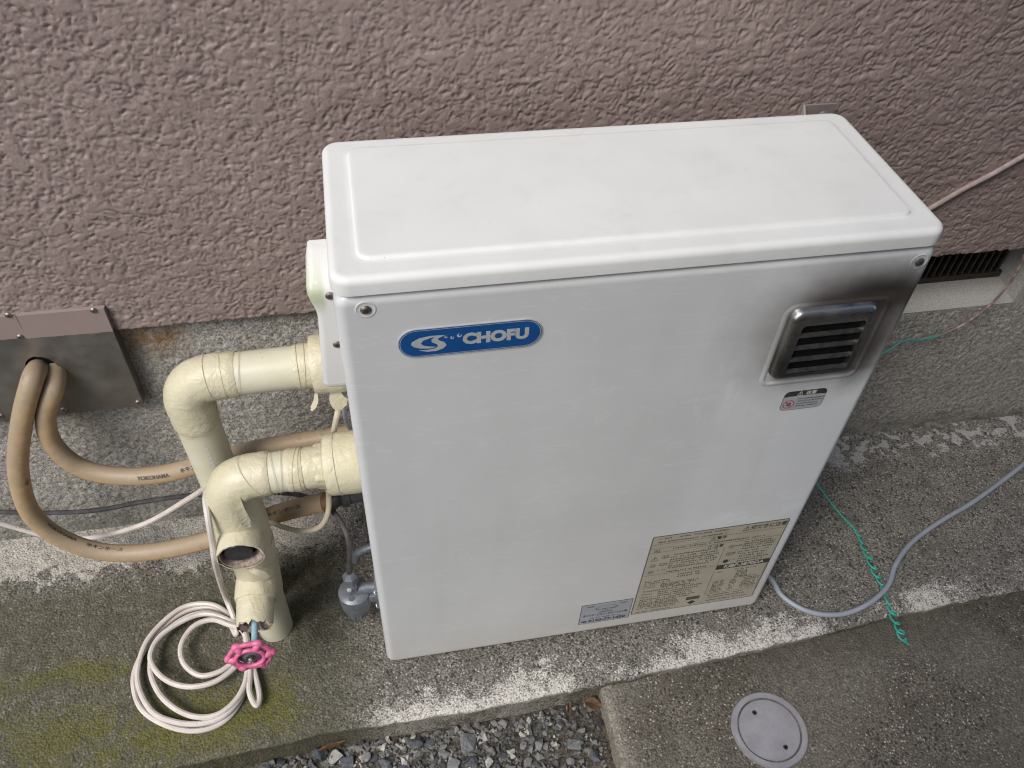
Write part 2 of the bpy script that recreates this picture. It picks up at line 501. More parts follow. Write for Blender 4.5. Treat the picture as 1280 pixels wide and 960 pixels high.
t.color(t.mix(t.op('MULTIPLY', sp, .8), t.mix(t.ss(t.noise(50, 3), .3, .7), (.58, .535, .49), (.50, .45, .41)), (.09, .07, .05)))
M_WHITECABLE = t.m
M_CREAMCABLE = plain('cream_cable', (.50, .45, .34), .45, 0, .1)
M_GREYCABLE = plain('grey_cable', (.27, .29, .33), .42, 0, .06)
M_GREENWIRE = plain('green_wire', (.03, .36, .27), .4, 0, .12)
t = MT('painted_wire', .5)
x, y, z = t.sep()
tr = t.ss(t.op('ADD', x, t.op('MULTIPLY', t.op('SUBTRACT', t.noise(90, 3), .5), .03)), .872, .890)
t.color(t.mix(tr, (.05, .22, .20), t.mix(t.ss(t.noise(70, 3), .42, .55), (.34, .25, .23), (.17, .12, .11))))
M_PAINTWIRE = t.m
M_WALLCABLE = plain('painted_cable', (.31, .245, .225), .45, 0, .15, 120, .5, 250)
t = MT('cover_sheet_metal', .34, .85)
x, y, z = t.sep()
n = t.noise(30, 4, .6)
pl_ = t.ss(t.op('ADD', z, t.op('ADD', t.op('MULTIPLY', t.op('SUBTRACT', t.noise(120, 2), .5), .002), t.op('MULTIPLY', x, .012))), .4020, .4034)
c = t.mix(t.ss(n, .3, .7), (.25, .235, .215), (.32, .30, .28))
sp = t.op('MULTIPLY', t.ss(t.voro(110), .05, .03), t.ss(t.noise(30, 2), .56, .62))
c = t.mix(t.op('MULTIPLY', sp, .7), c, (.6, .58, .55))
t.color(t.mix(pl_, c, t.mix(n, (.248, .191, .174), (.282, .221, .201))))
t.put(t.b.inputs['Metallic'], t.op('MULTIPLY', t.op('SUBTRACT', 1.0, pl_), .85))
t.rough(t.op('ADD', t.ss(n, .3, .7, .36, .48), t.op('MULTIPLY', pl_, .05)))
M_SHEET = t.m
M_BRONZE = plain('vent_bronze', (.045, .038, .030), .45, .4, .3, 80)
M_BRACKET = plain('bracket_paint', (.24, .20, .19), .5, .2, .12)
M_BRACKET2 = plain('bracket_steel', (.55, .52, .44), .4, .5, .12)
M_GALV = plain('grey_zinc', (.15, .165, .185), .42, .35, .2, 120, .25, 500)
t = MT('cap_pvc', .5)
n = t.noise(45, 5, .65)
c = t.mix(t.ss(n, .3, .7), (.235, .23, .245), (.30, .295, .31))
c = t.mix(t.op('MULTIPLY', t.ss(t.voro(150), .10, .05), t.ss(t.noise(40, 2), .5, .58)), c, (.06, .055, .05))
x, y, z = t.sep()
rr = t.op('SQRT', t.op('ADD', t.op('POWER', t.op('SUBTRACT', x, .4895), 2.0), t.op('POWER', t.op('SUBTRACT', y, -.161), 2.0)))
c = t.mix(t.op('MULTIPLY', t.bell(rr, .0412, .0022), t.ss(n, .3, .55, .4, .95)), c, (.05, .045, .038))
c = t.mix(t.op('MULTIPLY', t.ss(rr, .047, .0515), t.ss(t.noise(90, 4), .4, .6, .1, .7)), c, (.11, .10, .08))
t.color(c); t.bump(t.noise(500, 3), .2, .001)
M_CAPPLASTIC = t.m
M_LEAF = plain('dead_leaf', (.20, .115, .06), .7, 0, .35, 120, .4, 300)
def stone_mat(name, a, b, vein):
    t = MT(name, .75, 0, .3)
    oi = t.t.nodes.new('ShaderNodeObjectInfo').outputs['Random']
    n = t.noise(2.2, 4, .65); n2 = t.noise(9, 3)
    c = t.mix(oi, a, b)
    c = t.mix(t.ss(n, .46, .68, 0, .7), c, vein)
    c = t.mix(t.ss(n2, .62, .72, 0, .5), c, (.45, .44, .41))
    t.color(c); t.bump(t.noise(5, 4, .7), .4, .08)
    return t.m
M_STONES = [stone_mat('stone_slate', (.055, .062, .072), (.10, .108, .118), (.17, .175, .18)),
            stone_mat('stone_grey', (.14, .145, .148), (.21, .212, .21), (.29, .28, .265)),
            stone_mat('stone_pale', (.36, .355, .335), (.48, .46, .43), (.26, .25, .23))]
STONE_LABELS = ['dark slate blue angular stone in the gravel strip', 'mid grey angular stone in the gravel strip', 'pale whitish stone in the gravel strip']
t = MT('gravel_chips', .8, 0, .25)
g = t.voro(95, 'F1', 'Color'); gs = t.t.nodes.new('ShaderNodeSeparateColor'); t.put(gs.inputs[0], g)
n = t.noise(260, 4, .65)
c = t.mix(gs.outputs[0], (.055, .057, .06), (.19, .186, .172))
c = t.mix(t.ss(gs.outputs[1], .86, .93), c, (.38, .36, .32))
c = t.mix(t.ss(n, .5, .75, 0, .6), c, (.12, .10, .075))
t.color(c); t.bump(n, .3, .001)
M_CHIPS = t.m

# ------------------------------------------------------------------ text and print
def text_mesh(s, size, off=0.0, shear=0.0, space=1.0, align='CENTER', ext=.00008):
    cu = bpy.data.curves.new('lettering', 'FONT')
    cu.body = s; cu.size = size; cu.offset = off; cu.shear = shear; cu.space_character = space
    cu.align_x = align; cu.align_y = 'CENTER'; cu.extrude = ext; cu.resolution_u = 3
    o = bpy.data.objects.new('lettering', cu); COL.objects.link(o)
    bpy.context.view_layer.update()
    me = bpy.data.meshes.new_from_object(o.evaluated_get(bpy.context.evaluated_depsgraph_get()))
    bpy.data.objects.remove(o); bpy.data.curves.remove(cu)
    me.materials.clear()
    return me

def text(s, size, mat, x, y, z, parent, name='lettering', fitw=None, **k):
    me = text_mesh(s, size, **k)
    if fitw:
        xs = [v.co.x for v in me.vertices]
        f = fitw / (max(xs) - min(xs)) if xs else 1
    else: f = 1
    for v in me.vertices: v.co = Vector((x + v.co.x * f, y - v.co.z, z + v.co.y))
    return link(name, me, mat, parent, False)

def flat(name, pts, y, mat, parent, th=.0002):     # thin plate, outline in xz at the front of y
    bm = nb()
    loft(bm, [[Vector((a, y, b)) for a, b in pts], [Vector((a, y - th, b)) for a, b in pts]], True, True, True)
    return obj(name, bm, mat, parent, False)

def quads(name, rects, y, mat, parent):            # many flat printed marks in one part
    vs, fs = [], []
    for (a, b, c, d) in rects:
        i = len(vs)
        vs += [(a, y, c), (b, y, c), (b, y, d), (a, y, d)]
        fs.append((i, i + 1, i + 2, i + 3))
    me = bpy.data.meshes.new(name); me.from_pydata(vs, [], fs)
    return link(name, me, mat, parent, False)

def fine_print(x0, x1, z, h, fill=.85, rng=RNG):   # a line too fine to read: broken strokes
    out = []; xx = x0
    while xx < x1 - h * .3:
        w = h * rng.uniform(.75, 1.0)
        if rng.random() < fill:
            for _ in range(4):
                if rng.random() < .5:
                    zz = z + h * rng.uniform(-.45, .3); out.append((xx, xx + w * rng.uniform(.5, .9), zz, zz + h * .22))
                else:
                    xa = xx + w * rng.uniform(0, .6); out.append((xa, xa + h * .22, z - h * .45, z + h * rng.uniform(0, .45)))
        xx += w
    return out

def ring_pts(cx, cz, r, n=24): return [(cx + r * math.cos(2 * math.pi * k / n), cz + r * math.sin(2 * math.pi * k / n)) for k in range(n)]

def annulus(name, cx, cz, r0, r1, y, mat, parent, n=28):
    bm = nb()
    loft(bm, [[Vector((a, y, b)) for a, b in ring_pts(cx, cz, r, n)] for r in (r0, r1)])
    return obj(name, bm, mat, parent, False)

# ================================================================== SETTING
# ground sheet
bm = nb()
for a in ((-30, -30), (30, -30), (30, 30), (-30, 30)): bm.verts.new((a[0], a[1], -.075))
bm.faces.new(bm.verts[:])
tag(obj('ground', bm, M_SOIL), kind='structure')
# soil bed of the gravel strip, uneven
xs = np.linspace(-1.2, .30, 230); ys = np.linspace(-.75, -.03, 110)
X, Y = np.meshgrid(xs, ys)
Z = -.052 + .006 * PN[0](X * 14, Y * 14) + .003 * PN[1](X * 50, Y * 50)
tag(link('soil', grid_mesh('soil', np.stack([X, Y, Z], -1)), M_SOIL), kind='structure')

# slab under the heater
EX = np.array([-3.0, -.47, -.22, -.08, .11, .27, .58, .76, .95, 3.0])
EY = np.array([-.20, -.092, -.081, -.0725, -.0755, -.0705, -.053, -.040, -.033, .06])
def edge_y(x): return np.interp(x, EX, EY)
xs = np.concatenate([np.linspace(-3, -.62, 30), np.linspace(-.6, 1.3, 520), np.linspace(1.32, 3, 24)])
tt = np.concatenate([np.linspace(0, 1, 100)])
X, T = np.meshgrid(xs, tt)
E0 = edge_y(X) + .0018 * PN[2](X * 26, X * 0) + .0009 * PN[3](X * 110, X * 0 + 3)
Y = E0 + (.292 - E0) * T
Zt = .0010 * PN[4](X * 18, Y * 18) + .0008 * PN[5](X * 75, Y * 75) + .0005 * PN[6](X * 190, Y * 190)
Zt -= .002 * np.exp(-((Y - E0) / .006) ** 2) * (1 + PN[1](X * 60, Y * 60))
# skim of mortar by the foundation
sk = np.clip((Y - .215 + .05 * PN[2](X * 13, Y * 13) + .02 * PN[3](X * 60, Y * 60)) / .012, 0, 1) * np.clip((-.1 - X) / .1, 0, 1)
Zt += sk * (.0035 + .0015 * PN[6](X * 90, Y * 90))
faces = [(-.08, 0.003), (-.05, 0.002), (-.03, .0025), (-.012, .001), (-.005, 0.0)]
rowsP = []
for zz, dy in faces:
    w = .0012 * PN[5](xs * 70, xs * 0 + zz * 300)
    rowsP.append(np.stack([xs, E0[0] + dy + w, np.full_like(xs, zz)], -1))
P = np.concatenate([np.array(rowsP), np.stack([X, Y, Zt], -1)], 0)
tag(link('pavement', grid_mesh('pavement', P), M_SLAB), kind='structure')

# lower path slab on the right
xs = np.concatenate([np.linspace(.283, 1.3, 260), np.linspace(1.32, 3, 20)])
ys = np.concatenate([np.linspace(-1.2, -.42, 30), np.linspace(-.41, -.02, 120), np.linspace(-.015, .1, 12)])
X, Y = np.meshgrid(xs, ys)
Z = -.018 + .0009 * PN[3](X * 15, Y * 15) + .0007 * PN[4](X * 80, Y * 80) + .0004 * PN[5](X * 200, Y * 200)
Xd = X + (.0015 * PN[2](Y * 45, Y * 0) + .0008 * PN[6](Y * 150, Y * 0)) * np.exp(-(X - .283) / .01)
Z -= .0025 * np.exp(-((X - .283) / .004) ** 2)
P = np.stack([Xd, Y, Z], -1)
side = []
for zz, dx in ((-.08, -.002), (-.05, -.001), (-.03, -.001), (-.023, 0)):
    s = P[:, 0, :].copy(); s[:, 2] = zz; s[:, 0] += dx + .0008 * PN[1](ys * 90, ys * 0 + zz * 200); side.append(s)
P = np.concatenate([np.stack(side, 1), P], 1)
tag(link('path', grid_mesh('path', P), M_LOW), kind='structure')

# unseen block added behind the camera: shades the right, bounces fill onto the front
blocker = thing('light_blocker', 'unseen pale block added behind the camera to shade the right side', 'light blocker', (3.5, -2.6, -.075))
bm = nb(); box(bm, -.5, 7, -4.2, -1.30, -.075, 4.6); obj('wall', bm, plain('blocker_render', (.50, .48, .45), .8, 0, .1, 8, .4, 90), blocker, False)
bm = nb(); box(bm, -.65, 7.2, -4.4, -1.15, 4.6, 4.75); obj('blocker_top', bm, plain('blocker_top_paint', (.08, .08, .085), .7, 0, .1), blocker, False)

# ------------------------------------------------------------------ house wall
wall = thing('house_wall', 'mauve brown rough stucco house wall on a grey mortar foundation', 'wall', (0, .29, 0))
xs = np.concatenate([np.linspace(-3, -.68, 40), np.linspace(-.66, 1.22, 1200), np.linspace(1.38, 3, 30)])
zs = np.concatenate([np.linspace(.402, .92, 330), np.linspace(.98, 2.7, 40)])
X, Z = np.meshgrid(xs, zs)
def stucco_h(X, Z):
    a = .0045 * PN[0](X * 75, Z * 75); b = .0045 * PN[1](X * 75 + 9, Z * 75)
    x, z = X + a, Z + b
    n1 = PN[2](x * 105, z * 135); n2 = PN[3](x * 215, z * 270); n3 = PN[4](x * 380, z * 430)
    big = PN[5](X * 26, Z * 32)
    rid = 1 - 2.4 * np.abs(PN[6](x * 165, z * 230))
    h = .50 * n1 + .55 * n2 + .38 * n3 + .38 * rid + .34 * big - .04
    top = .30
    h = np.where(h > top, top + (h - top) * .05, h)
    # flat trowelled flakes lying over the crumbs, each with a crisp edge
    st = PN[7](x * 46 + 4, z * 68) + .35 * PN[1](x * 120, z * 150)
    fl = np.clip((st - .42) * 20, 0, 1)
    h = h * (1 - .85 * fl) + (.42 + .10 * big) * fl
    h = np.where(h < -.85, -.85 + (h + .85) * .3, h)
    return h
H = stucco_h(X, Z)
Y = .2775 - .0022 * H
zj = Z.copy(); zj[0] = .402 + .002 * PN[3](xs * 70, xs * 0) + .0012 * PN[4](xs * 190, xs * 0)
P = np.stack([X, Y, zj], -1)
under = P[0].copy(); under[:, 1] = .345; under[:, 2] = .404
lip = P[0].copy(); lip[:, 1] += .004; lip[:, 2] -= .001
P = np.concatenate([under[None], lip[None], P], 0)
link('stucco', grid_mesh('stucco', P), M_STUCCO, wall)

# foundation with the vent recess
RX0, RX1, FY, RZ0, RZ1 = .60, 1.004, .289, .287, .415
def found_grid(x0, x1, z0, z1, nx, nz):
    xs = np.linspace(x0, x1, nx); zs = np.linspace(z0, z1, nz)
    X, Z = np.meshgrid(xs, zs)
    Y = FY - .0012 * PN[1](X * 120, Z * 120) - .0009 * PN[2](X * 260, Z * 260) - .001 * PN[3](X * 30, Z * 30)
    return np.stack([X, Y, Z], -1)
def join_meshes(name, meshes, mat, parent):
    bm = nb()
    for me in meshes: bm.from_mesh(me); bpy.data.meshes.remove(me)
    me = bpy.data.meshes.new(name); bm.to_mesh(me); bm.free()
    return link(name, me, mat, parent, 60)
bmx = nb()
box(bmx, -3, RX0, .293, .40, -.08, .42)
box(bmx, RX1, 3, .293, .40, -.08, .42)
box(bmx, RX0, RX1, .293, .40, -.08, .280)
mex = bpy.data.meshes.new('x'); bmx.to_mesh(mex); bmx.free()
parts = [mex,
         grid_mesh('a', found_grid(-.75, RX0, -.04, .42, 540, 180)),
         grid_mesh('b', found_grid(RX0, RX1, -.04, RZ0, 170, 130)),
         grid_mesh('c', found_grid(RX1, 1.4, -.04, .42, 160, 180))]
join_meshes('foundation', parts, M_FOUND, wall)
bm = nb()                                            # sloping sill and jambs of the vent recess
pr = [(.2885, .2868), (.3395, .303), (.3395, .26), (.2935, .26)]
loft(bm, [[Vector((x, a, b)) for a, b in pr] for x in (RX0 + .001, RX1 - .001)], True, True, True)
obj('vent_sill', bm, M_SILL, wall, 30)
bm = nb()
pr = [(.2885, .286), (.345, .286), (.345, .40), (.2885, .40)]
loft(bm, [[Vector((x, a, b)) for a, b in pr] for x in (RX1 - .012, RX1 + .002)], True, True, True)
obj('vent_jamb', bm, M_SILL, wall, 30)
vent = nb()
box(vent, RX0 + .01, RX1 - .013, .334, .339, .296, .312)
box(vent, RX0 + .01, RX1 - .013, .334, .339, .362, .40)
vent_o = obj('foundation_vent', vent, M_BRONZE, wall, 30)
bm = nb(); box(bm, RX0 + .01, RX1 - .013, .346, .35, .29, .41)
obj('vent_hollow', bm, M_DARK, vent_o, 30)
bm = nb(); box(bm, -.0018, .0018, -.003, .003, .310, .364, .0006, 1)
me_bar = bpy.data.meshes.new('bar'); bm.to_mesh(me_bar); bm.free()
k = RX0 + .016
while k < RX1 - .016:
    o = link('bar', me_bar, M_BRONZE, vent_o, False); o.location = (k, .3375, 0)
    k += .0122

# ================================================================== HEATER
heater = thing('water_heater', 'white box shaped outdoor water heater with blue badge and sooty exhaust outlet', 'water heater', (.265, .1, 0))
HW, HD, ZB, ZT = .53, .2083, .012, .6515
bm = nb()                                            # case behind the front panel
rings = [rr_z(.0025, HW - .0025, .028, HD, .010, z, i) for z, i in ((ZB + .002, .002), (ZB + .004, 0), (.655, 0))]
loft(bm, rings, True, True, True)
obj('case', bm, M_CASE, heater)
bm = nb()                                            # front panel, a shallow pan with rounded edges
R0 = .009
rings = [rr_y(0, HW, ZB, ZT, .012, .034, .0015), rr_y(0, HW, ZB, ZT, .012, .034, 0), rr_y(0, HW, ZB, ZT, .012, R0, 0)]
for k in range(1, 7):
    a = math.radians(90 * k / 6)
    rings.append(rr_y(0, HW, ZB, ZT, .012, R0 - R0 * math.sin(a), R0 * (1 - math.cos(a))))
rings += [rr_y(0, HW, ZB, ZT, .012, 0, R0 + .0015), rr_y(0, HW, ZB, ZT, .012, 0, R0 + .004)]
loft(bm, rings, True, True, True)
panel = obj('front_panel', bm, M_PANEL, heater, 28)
bm = nb()                                            # lid with an embossed field
x0, x1, y0, y1, zt = -.0012, HW + .0012, -.0015, HD + .0012, .6695
rings = [rr_z(x0, x1, y0, y1, .016, .6532, .002), rr_z(x0, x1, y0, y1, .016, .6532, 0), rr_z(x0, x1, y0, y1, .016, .6630, 0)]
for k in range(1, 7):
    a = math.radians(90 * k / 6)
    rings.append(rr_z(x0, x1, y0, y1, .016, .6630 + (zt - .6630) * math.sin(a), .0065 * (1 - math.cos(a))))
def emb(i, z): return rr_z(x0 + .022, x1 - .022, y0 + .022, y1 - .019, .012, z, i)
rings += [rr_z(x0, x1, y0, y1, .016, zt, .0080), rr_z(x0, x1, y0, y1, .016, zt, .0125), emb(-.004, zt), emb(0, zt), emb(.0010, zt + .0003), emb(.0026, zt + .0024), emb(.0040, zt + .0028), emb(.0055, zt + .0028), emb(.0100, zt + .0028)]
R = loft(bm, rings, True, True, False)
bm.faces.new(R[-1])
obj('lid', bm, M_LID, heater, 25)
for fx in (.05, .48):                                # feet
    for fy in (.05, .16):
        bm = nb(); box(bm, fx - .025, fx + .025, fy - .02, fy + .02, -.001, .016, .002)
        obj('foot', bm, M_GALV, heater)
def screw_mesh(bm, c, axis, r=.0042, h=.0022):
    lathe(bm, c, axis, [(0, r), (h * .35, r), (h * .8, r * .72), (h, r * .35)], 16)
    ax = Vector(axis).normalized(); u = ax.orthogonal().normalized(); v = ax.cross(u)
def add_screw(c, axis, parent, r=.0042, mat=None, slot=True):
    bm = nb(); screw_mesh(bm, Vector(c), axis, r)
    o = obj('screw', bm, mat or M_SCREW, parent)
    if slot:
        bm = nb(); ax = Vector(axis).normalized(); u = ax.orthogonal().normalized(); v = ax.cross(u)
        p = Vector(c) + ax * .0023
        for a, b in ((u, v), (v, u)):
            q = [p + a * (r * .55) + b * (r * .1), p - a * (r * .55) + b * (r * .1), p - a * (r * .55) - b * (r * .1), p + a * (r * .55) - b * (r * .1)]
            vs = [bm.verts.new(w + ax * (.00002 if a is u else .00006)) for w in q]; bm.faces.new(vs)
        obj('screw_slot', bm, M_RUBBER, o, False)
    return o
for sx, sz in ((.0246, .6374), (.5149, .6352)):      # dimpled screws of the front panel
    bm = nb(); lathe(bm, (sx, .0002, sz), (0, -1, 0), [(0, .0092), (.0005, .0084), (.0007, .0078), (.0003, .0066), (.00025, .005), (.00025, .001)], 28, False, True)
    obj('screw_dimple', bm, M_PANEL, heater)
    add_screw((sx, -.0001, sz), (0, -1, 0), heater, .0044)

# exhaust outlet
bm = nb()
ex = (.398, .508, .4885, .5985)
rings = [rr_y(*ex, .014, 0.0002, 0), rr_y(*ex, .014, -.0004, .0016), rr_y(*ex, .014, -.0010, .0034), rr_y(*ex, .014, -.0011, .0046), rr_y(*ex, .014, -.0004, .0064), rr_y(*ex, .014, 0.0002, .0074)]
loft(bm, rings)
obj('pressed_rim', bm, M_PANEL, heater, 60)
hx0, hx1, hz0, hz1 = .4060, .4915, .5045, .5925
bm = nb()
rings = [rr_y(hx0, hx1, hz0, hz1, .010, .0005, -.0012), rr_y(hx0, hx1, hz0, hz1, .010, -.0030, 0)]
for k in range(1, 6):
    a = math.radians(90 * k / 5)
    rings.append(rr_y(hx0, hx1, hz0, hz1, .010, -.0030 - .0055 * math.sin(a), .0060 * (1 - math.cos(a))))
ox0, ox1, oz0, oz1 = hx0 + .0125, hx1 - .0085, hz0 + .008, hz1 - .0165
rings += [rr_y(ox0, ox1, oz0, oz1, .004, -.0085, -.0012), rr_y(ox0, ox1, oz0, oz1, .004, -.0079, 0), rr_y(ox0, ox1, oz0, oz1, .004, -.0006, 0)]
loft(bm, rings)
hood = obj('exhaust_outlet', bm, M_HOOD, heater, 40)
bm = nb(); loft(bm, [rr_y(ox0 - .002, ox1 + .002, oz0 - .002, oz1 + .002, .004, -.0003), rr_y(ox0 - .002, ox1 + .002, oz0 - .002, oz1 + .002, .004, -.0012)], True, True, True)
obj('outlet_hollow', bm, M_DARK, hood)
pit = (oz1 - oz0) / 4
for k in range(4):
    zc = oz0 + pit * k + .0005
    prof = [(-.0078, zc + .0002), (-.0083, zc + .0009), (-.0072, zc + .0026), (-.0045, zc + .0038), (-.0043, zc + .0031), (-.0066, zc + .0019), (-.0074, zc + .0002)]
    bm = nb()
    loft(bm, [[Vector((x, a, b)) for a, b in prof] for x in (ox0 - .0005, ox1 + .0005)], True, True, True)
    obj('louver', bm, M_LOUVER, hood, 50)

# badge
bcx, bcz, bw, bh = .1099, .5955, .1246, .0325
badge = flat('badge', rrect(bcx - bw / 2, bcx + bw / 2, bcz - bh / 2, bcz + bh / 2, bh / 2 - .0002, 14), -.0002, M_SILVER, heater, .0008)
flat('badge_edge', rrect(bcx - bw / 2 + .0008, bcx + bw / 2 - .0008, bcz - bh / 2 + .0008, bcz + bh / 2 - .0008, bh / 2 - .001, 14), -.001, M_BLUE, badge, .0001)
bm = nb()
loft(bm, [rr_y(bcx - bw / 2, bcx + bw / 2, bcz - bh / 2, bcz + bh / 2, bh / 2 - .0002, -.00118, i, 14) for i in (.0016, .0021)])
obj('badge_line', bm, M_SILVER, badge, False)
text('CHOFU', .0160, M_SILVER, bcx + .0215, -.0012, bcz - .0002, badge, fitw=.0575, off=.00095)
def em(px, py):
    return (bcx - bw / 2 + (px - 90) * bw / 1070, bcz - (py + .085 * (px - 625) - 190) * bh / 200)
Cc = [(430, 163), (330, 168), (245, 186), (192, 214), (186, 232), (205, 246), (250, 256), (318, 257), (368, 246), (312, 243), (272, 236), (256, 221), (276, 200), (335, 180)]
Ss = [(430, 164), (362, 176), (334, 194), (336, 212), (372, 226), (382, 240), (362, 257), (305, 268), (245, 271), (300, 280), (365, 275), (420, 256), (444, 232), (428, 212), (388, 200), (382, 186)]
for pts in (Cc, Ss):
    flat('emblem', [em(*q) for q in pts], -.0011, M_SILVER, badge, .00015)
for px, py, r in ((441, 176, 11), (486, 181, 14), (538, 166, 18)):
    c = em(px, py)
    flat('emblem_dot', ring_pts(c[0], c[1], r * bw / 1070, 16), -.0011, M_SILVER, badge, .00015)
    c2 = em(px + r * .15, py - r * .35)
    flat('emblem_dot', ring_pts(c2[0], c2[1], r * .55 * bw / 1070, 12), -.00127, M_BLUE, badge, .0001)

# caution sticker below the outlet
cx0, cx1, cz0, cz1 = .4345, .4815, .4485, .4770
st = flat('caution_sticker', rrect(cx0, cx1, cz0, cz1, .0055, 6), -.0001, M_INK, heater, .0003)
flat('sticker_face', rrect(cx0 + .0006, cx1 - .0006, cz0 + .0006, cz1 - .0075, .0048, 6), -.0004, M_LABEL3, st, .0001)
flat('sticker_band', [(cx0 + .0006, cz1 - .0125), (cx1 - .0006, cz1 - .0125), (cx1 - .0006, cz1 - .0080), (cx0 + .0006, cz1 - .0080)], -.0004, M_LABEL3, st, .00012)
text('⚠ 注意', .0062, M_PALE, (cx0 + cx1) / 2 + .001, -.00055, cz1 - .0041, st, off=.0001)
annulus('ban_ring', cx0 + .0082, cz0 + .0095, .0052, .0064, -.00058, M_RED, st)
cc = (cx0 + .0082, cz0 + .0095)
flat('ban_bar', [(cc[0] - .0044, cc[1] + .0034), (cc[0] + .0034, cc[1] - .0044), (cc[0] + .0044, cc[1] - .0034), (cc[0] - .0034, cc[1] + .0044)], -.00056, M_RED, st, .0001)
flat('ban_hand', [(cc[0] - .003, cc[1] - .002), (cc[0] + .001, cc[1] - .0035), (cc[0] + .003, cc[1] + .001), (cc[0] + .001, cc[1] + .003), (cc[0] - .001, cc[1] + .001)], -.00051, M_INK2, st, .00004)
rs = []
for zz in (.0165, .0130, .0092, .0055):
    rs += fine_print(cx0 + .0175, cx1 - (.002 if zz > .01 else .006), cz0 + zz, .0021, .95)
rs.append((cx0 + .0162, cx0 + .0164, cz0 + .002, cz1 - .008))
quads('fine_print', rs, -.0006, M_INK, st)

# big instruction label
LX0, LX1, LZ0, LZ1 = .3345, .5135, .0450, .2365
lw, lh = LX1 - LX0, LZ1 - LZ0
lab = flat('instruction_label', rrect(LX0, LX1, LZ0, LZ1, .003, 4), -.0001, M_INK2, heater, .0003)
flat('label_face', rrect(LX0 + .0014, LX1 - .0014, LZ0 + .0014, LZ1 - .0014, .002, 4), -.0004, M_LABEL, lab, .0001)
def LU(u, v): return (LX0 + u * lw, LZ1 - v * lh)
def hline(u0, u1, v, t_=.0006): a, z = LU(u0, v); b, _ = LU(u1, v); return (a, b, z - t_ / 2, z + t_ / 2)
def vline(u, v0, v1, t_=.0006): a, z0 = LU(u, v1); _, z1 = LU(u, v0); return (a - t_ / 2, a + t_ / 2, z0, z1)
rs = [hline(.01, .99, v) for v in (.095, .19, .475)] + [hline(.01, .54, .145), vline(.575, .24, .47), vline(.57, .54, .86), vline(.985, .54, .86), hline(.57, .985, .86)]
def lines(u0, u1, v0, v1, n, h, jit=.06):
    out = []
    for k in range(n):
        v = v0 + (v1 - v0) * k / max(n - 1, 1)
        a, z = LU(u0, v); b, _ = LU(u1 - RNG.uniform(0, jit), v)
        out += fine_print(a, b, z, h)
    return out
rs += lines(.05, .58, .03, .07, 2, .0036, .03) + lines(.17, .88, .165, .165, 1, .0036)
rs += lines(.18, .56, .245, .305, 3, .0036) + lines(.18, .56, .33, .385, 3, .0036) + lines(.18, .54, .41, .455, 2, .0036)
rs += lines(.72, .975, .215, .265, 3, .0034) + lines(.72, .975, .295, .36, 3, .0034) + lines(.72, .96, .39, .45, 3, .0034)
rs += lines(.11, .165, .25, .27, 2, .003, 0) + lines(.11, .165, .34, .36, 2, .003, 0) + lines(.11, .165, .42, .42, 1, .003, 0)
rs += lines(.655, .71, .245, .245, 1, .003, 0) + lines(.655, .71, .33, .345, 2, .003, 0) + lines(.655, .71, .42, .42, 1, .003, 0)
rs += lines(.28, .47, .51, .54, 2, .0038, .02) + lines(.04, .26, .56, .585, 2, .0034) + lines(.17, .47, .61, .665, 4, .0034)
rs += lines(.04, .13, .61, .64, 2, .0030, 0) + lines(.05, .55, .69, .69, 1, .0034) + lines(.17, .50, .72, .775, 3, .0034) + lines(.04, .13, .73, .77, 2, .003, 0)
rs += lines(.04, .50, .805, .83, 2, .0034) + lines(.04, .38, .855, .935, 5, .0034) + lines(.04, .36, .975, .975, 1, .003)
rs += lines(.60, .64, .57, .57, 1, .003, 0) + lines(.74, .97, .56, .56, 1, .003) + lines(.76, .88, .585, .66, 5, .003)
rs += lines(.60, .70, .69, .84, 9, .0030, .02) + lines(.74, .80, .70, .83, 7, .0030, .02) + lines(.84, .97, .70, .83, 7, .0030, .02) + lines(.76, .97, .675, .675, 1, .0028)
rs += lines(.60, .97, .885, .915, 2, .003) + lines(.60, .95, .955, .955, 1, .003)
quads('fine_print', rs, -.0006, M_INK2, lab)
def bar_rect(u0, u1, v0, v1): a = LU(u0, v1); b = LU(u1, v0); return [(a[0], a[1]), (b[0], a[1]), (b[0], b[1]), (a[0], b[1])]
flat('model_bar', bar_rect(.575, .992, .476, .530), -.0005, M_INK, lab, .0001)
a = LU(.79, .503); text('KIBF-3870DA', .0095, M_PALE, a[0], -.00065, a[1], lab, off=.00022, fitw=.056, shear=.1)
a = LU(.825, .050); text('⚠空だきに注意', .0098, M_INK, a[0], -.0006, a[1], lab, off=.00012, fitw=.058)
a = LU(.50, .117); text('⚠警告', .0068, M_INK, a[0], -.0006, a[1], lab, off=.00006)
a = LU(.50, .216); text('⚠注意', .0068, M_INK, a[0], -.0006, a[1], lab, off=.00006)
for (u, v) in ((.06, .175), (.06, .355), (.06, .435), (.63, .25), (.63, .34)):
    a = LU(u, v)
    annulus('ban_sign', a[0], a[1], .0030, .0038, -.0006, M_INK, lab)
    flat('ban_stroke', [(a[0] - .0027, a[1] + .0021), (a[0] + .0021, a[1] - .0027), (a[0] + .0027, a[1] - .0021), (a[0] - .0021, a[1] + .0027)], -.00055, M_INK, lab, .0001)
a = LU(.06, .27); text('⚠', .0095, M_INK, a[0], -.0006, a[1], lab)
a = LU(.63, .43); flat('notice_dot', ring_pts(a[0], a[1], .0040, 20), -.00055, M_INK, lab, .0001)
flat('seal_block', bar_rect(.425, .535, .862, .905), -.00055, M_INK2, lab, .0001)
a = LU(.48, .945); flat('diamond_mark', [(a[0] - .0062, a[1]), (a[0], a[1] - .0056), (a[0] + .0062, a[1]), (a[0], a[1] + .0056)], -.00055, M_INK, lab, .0001)

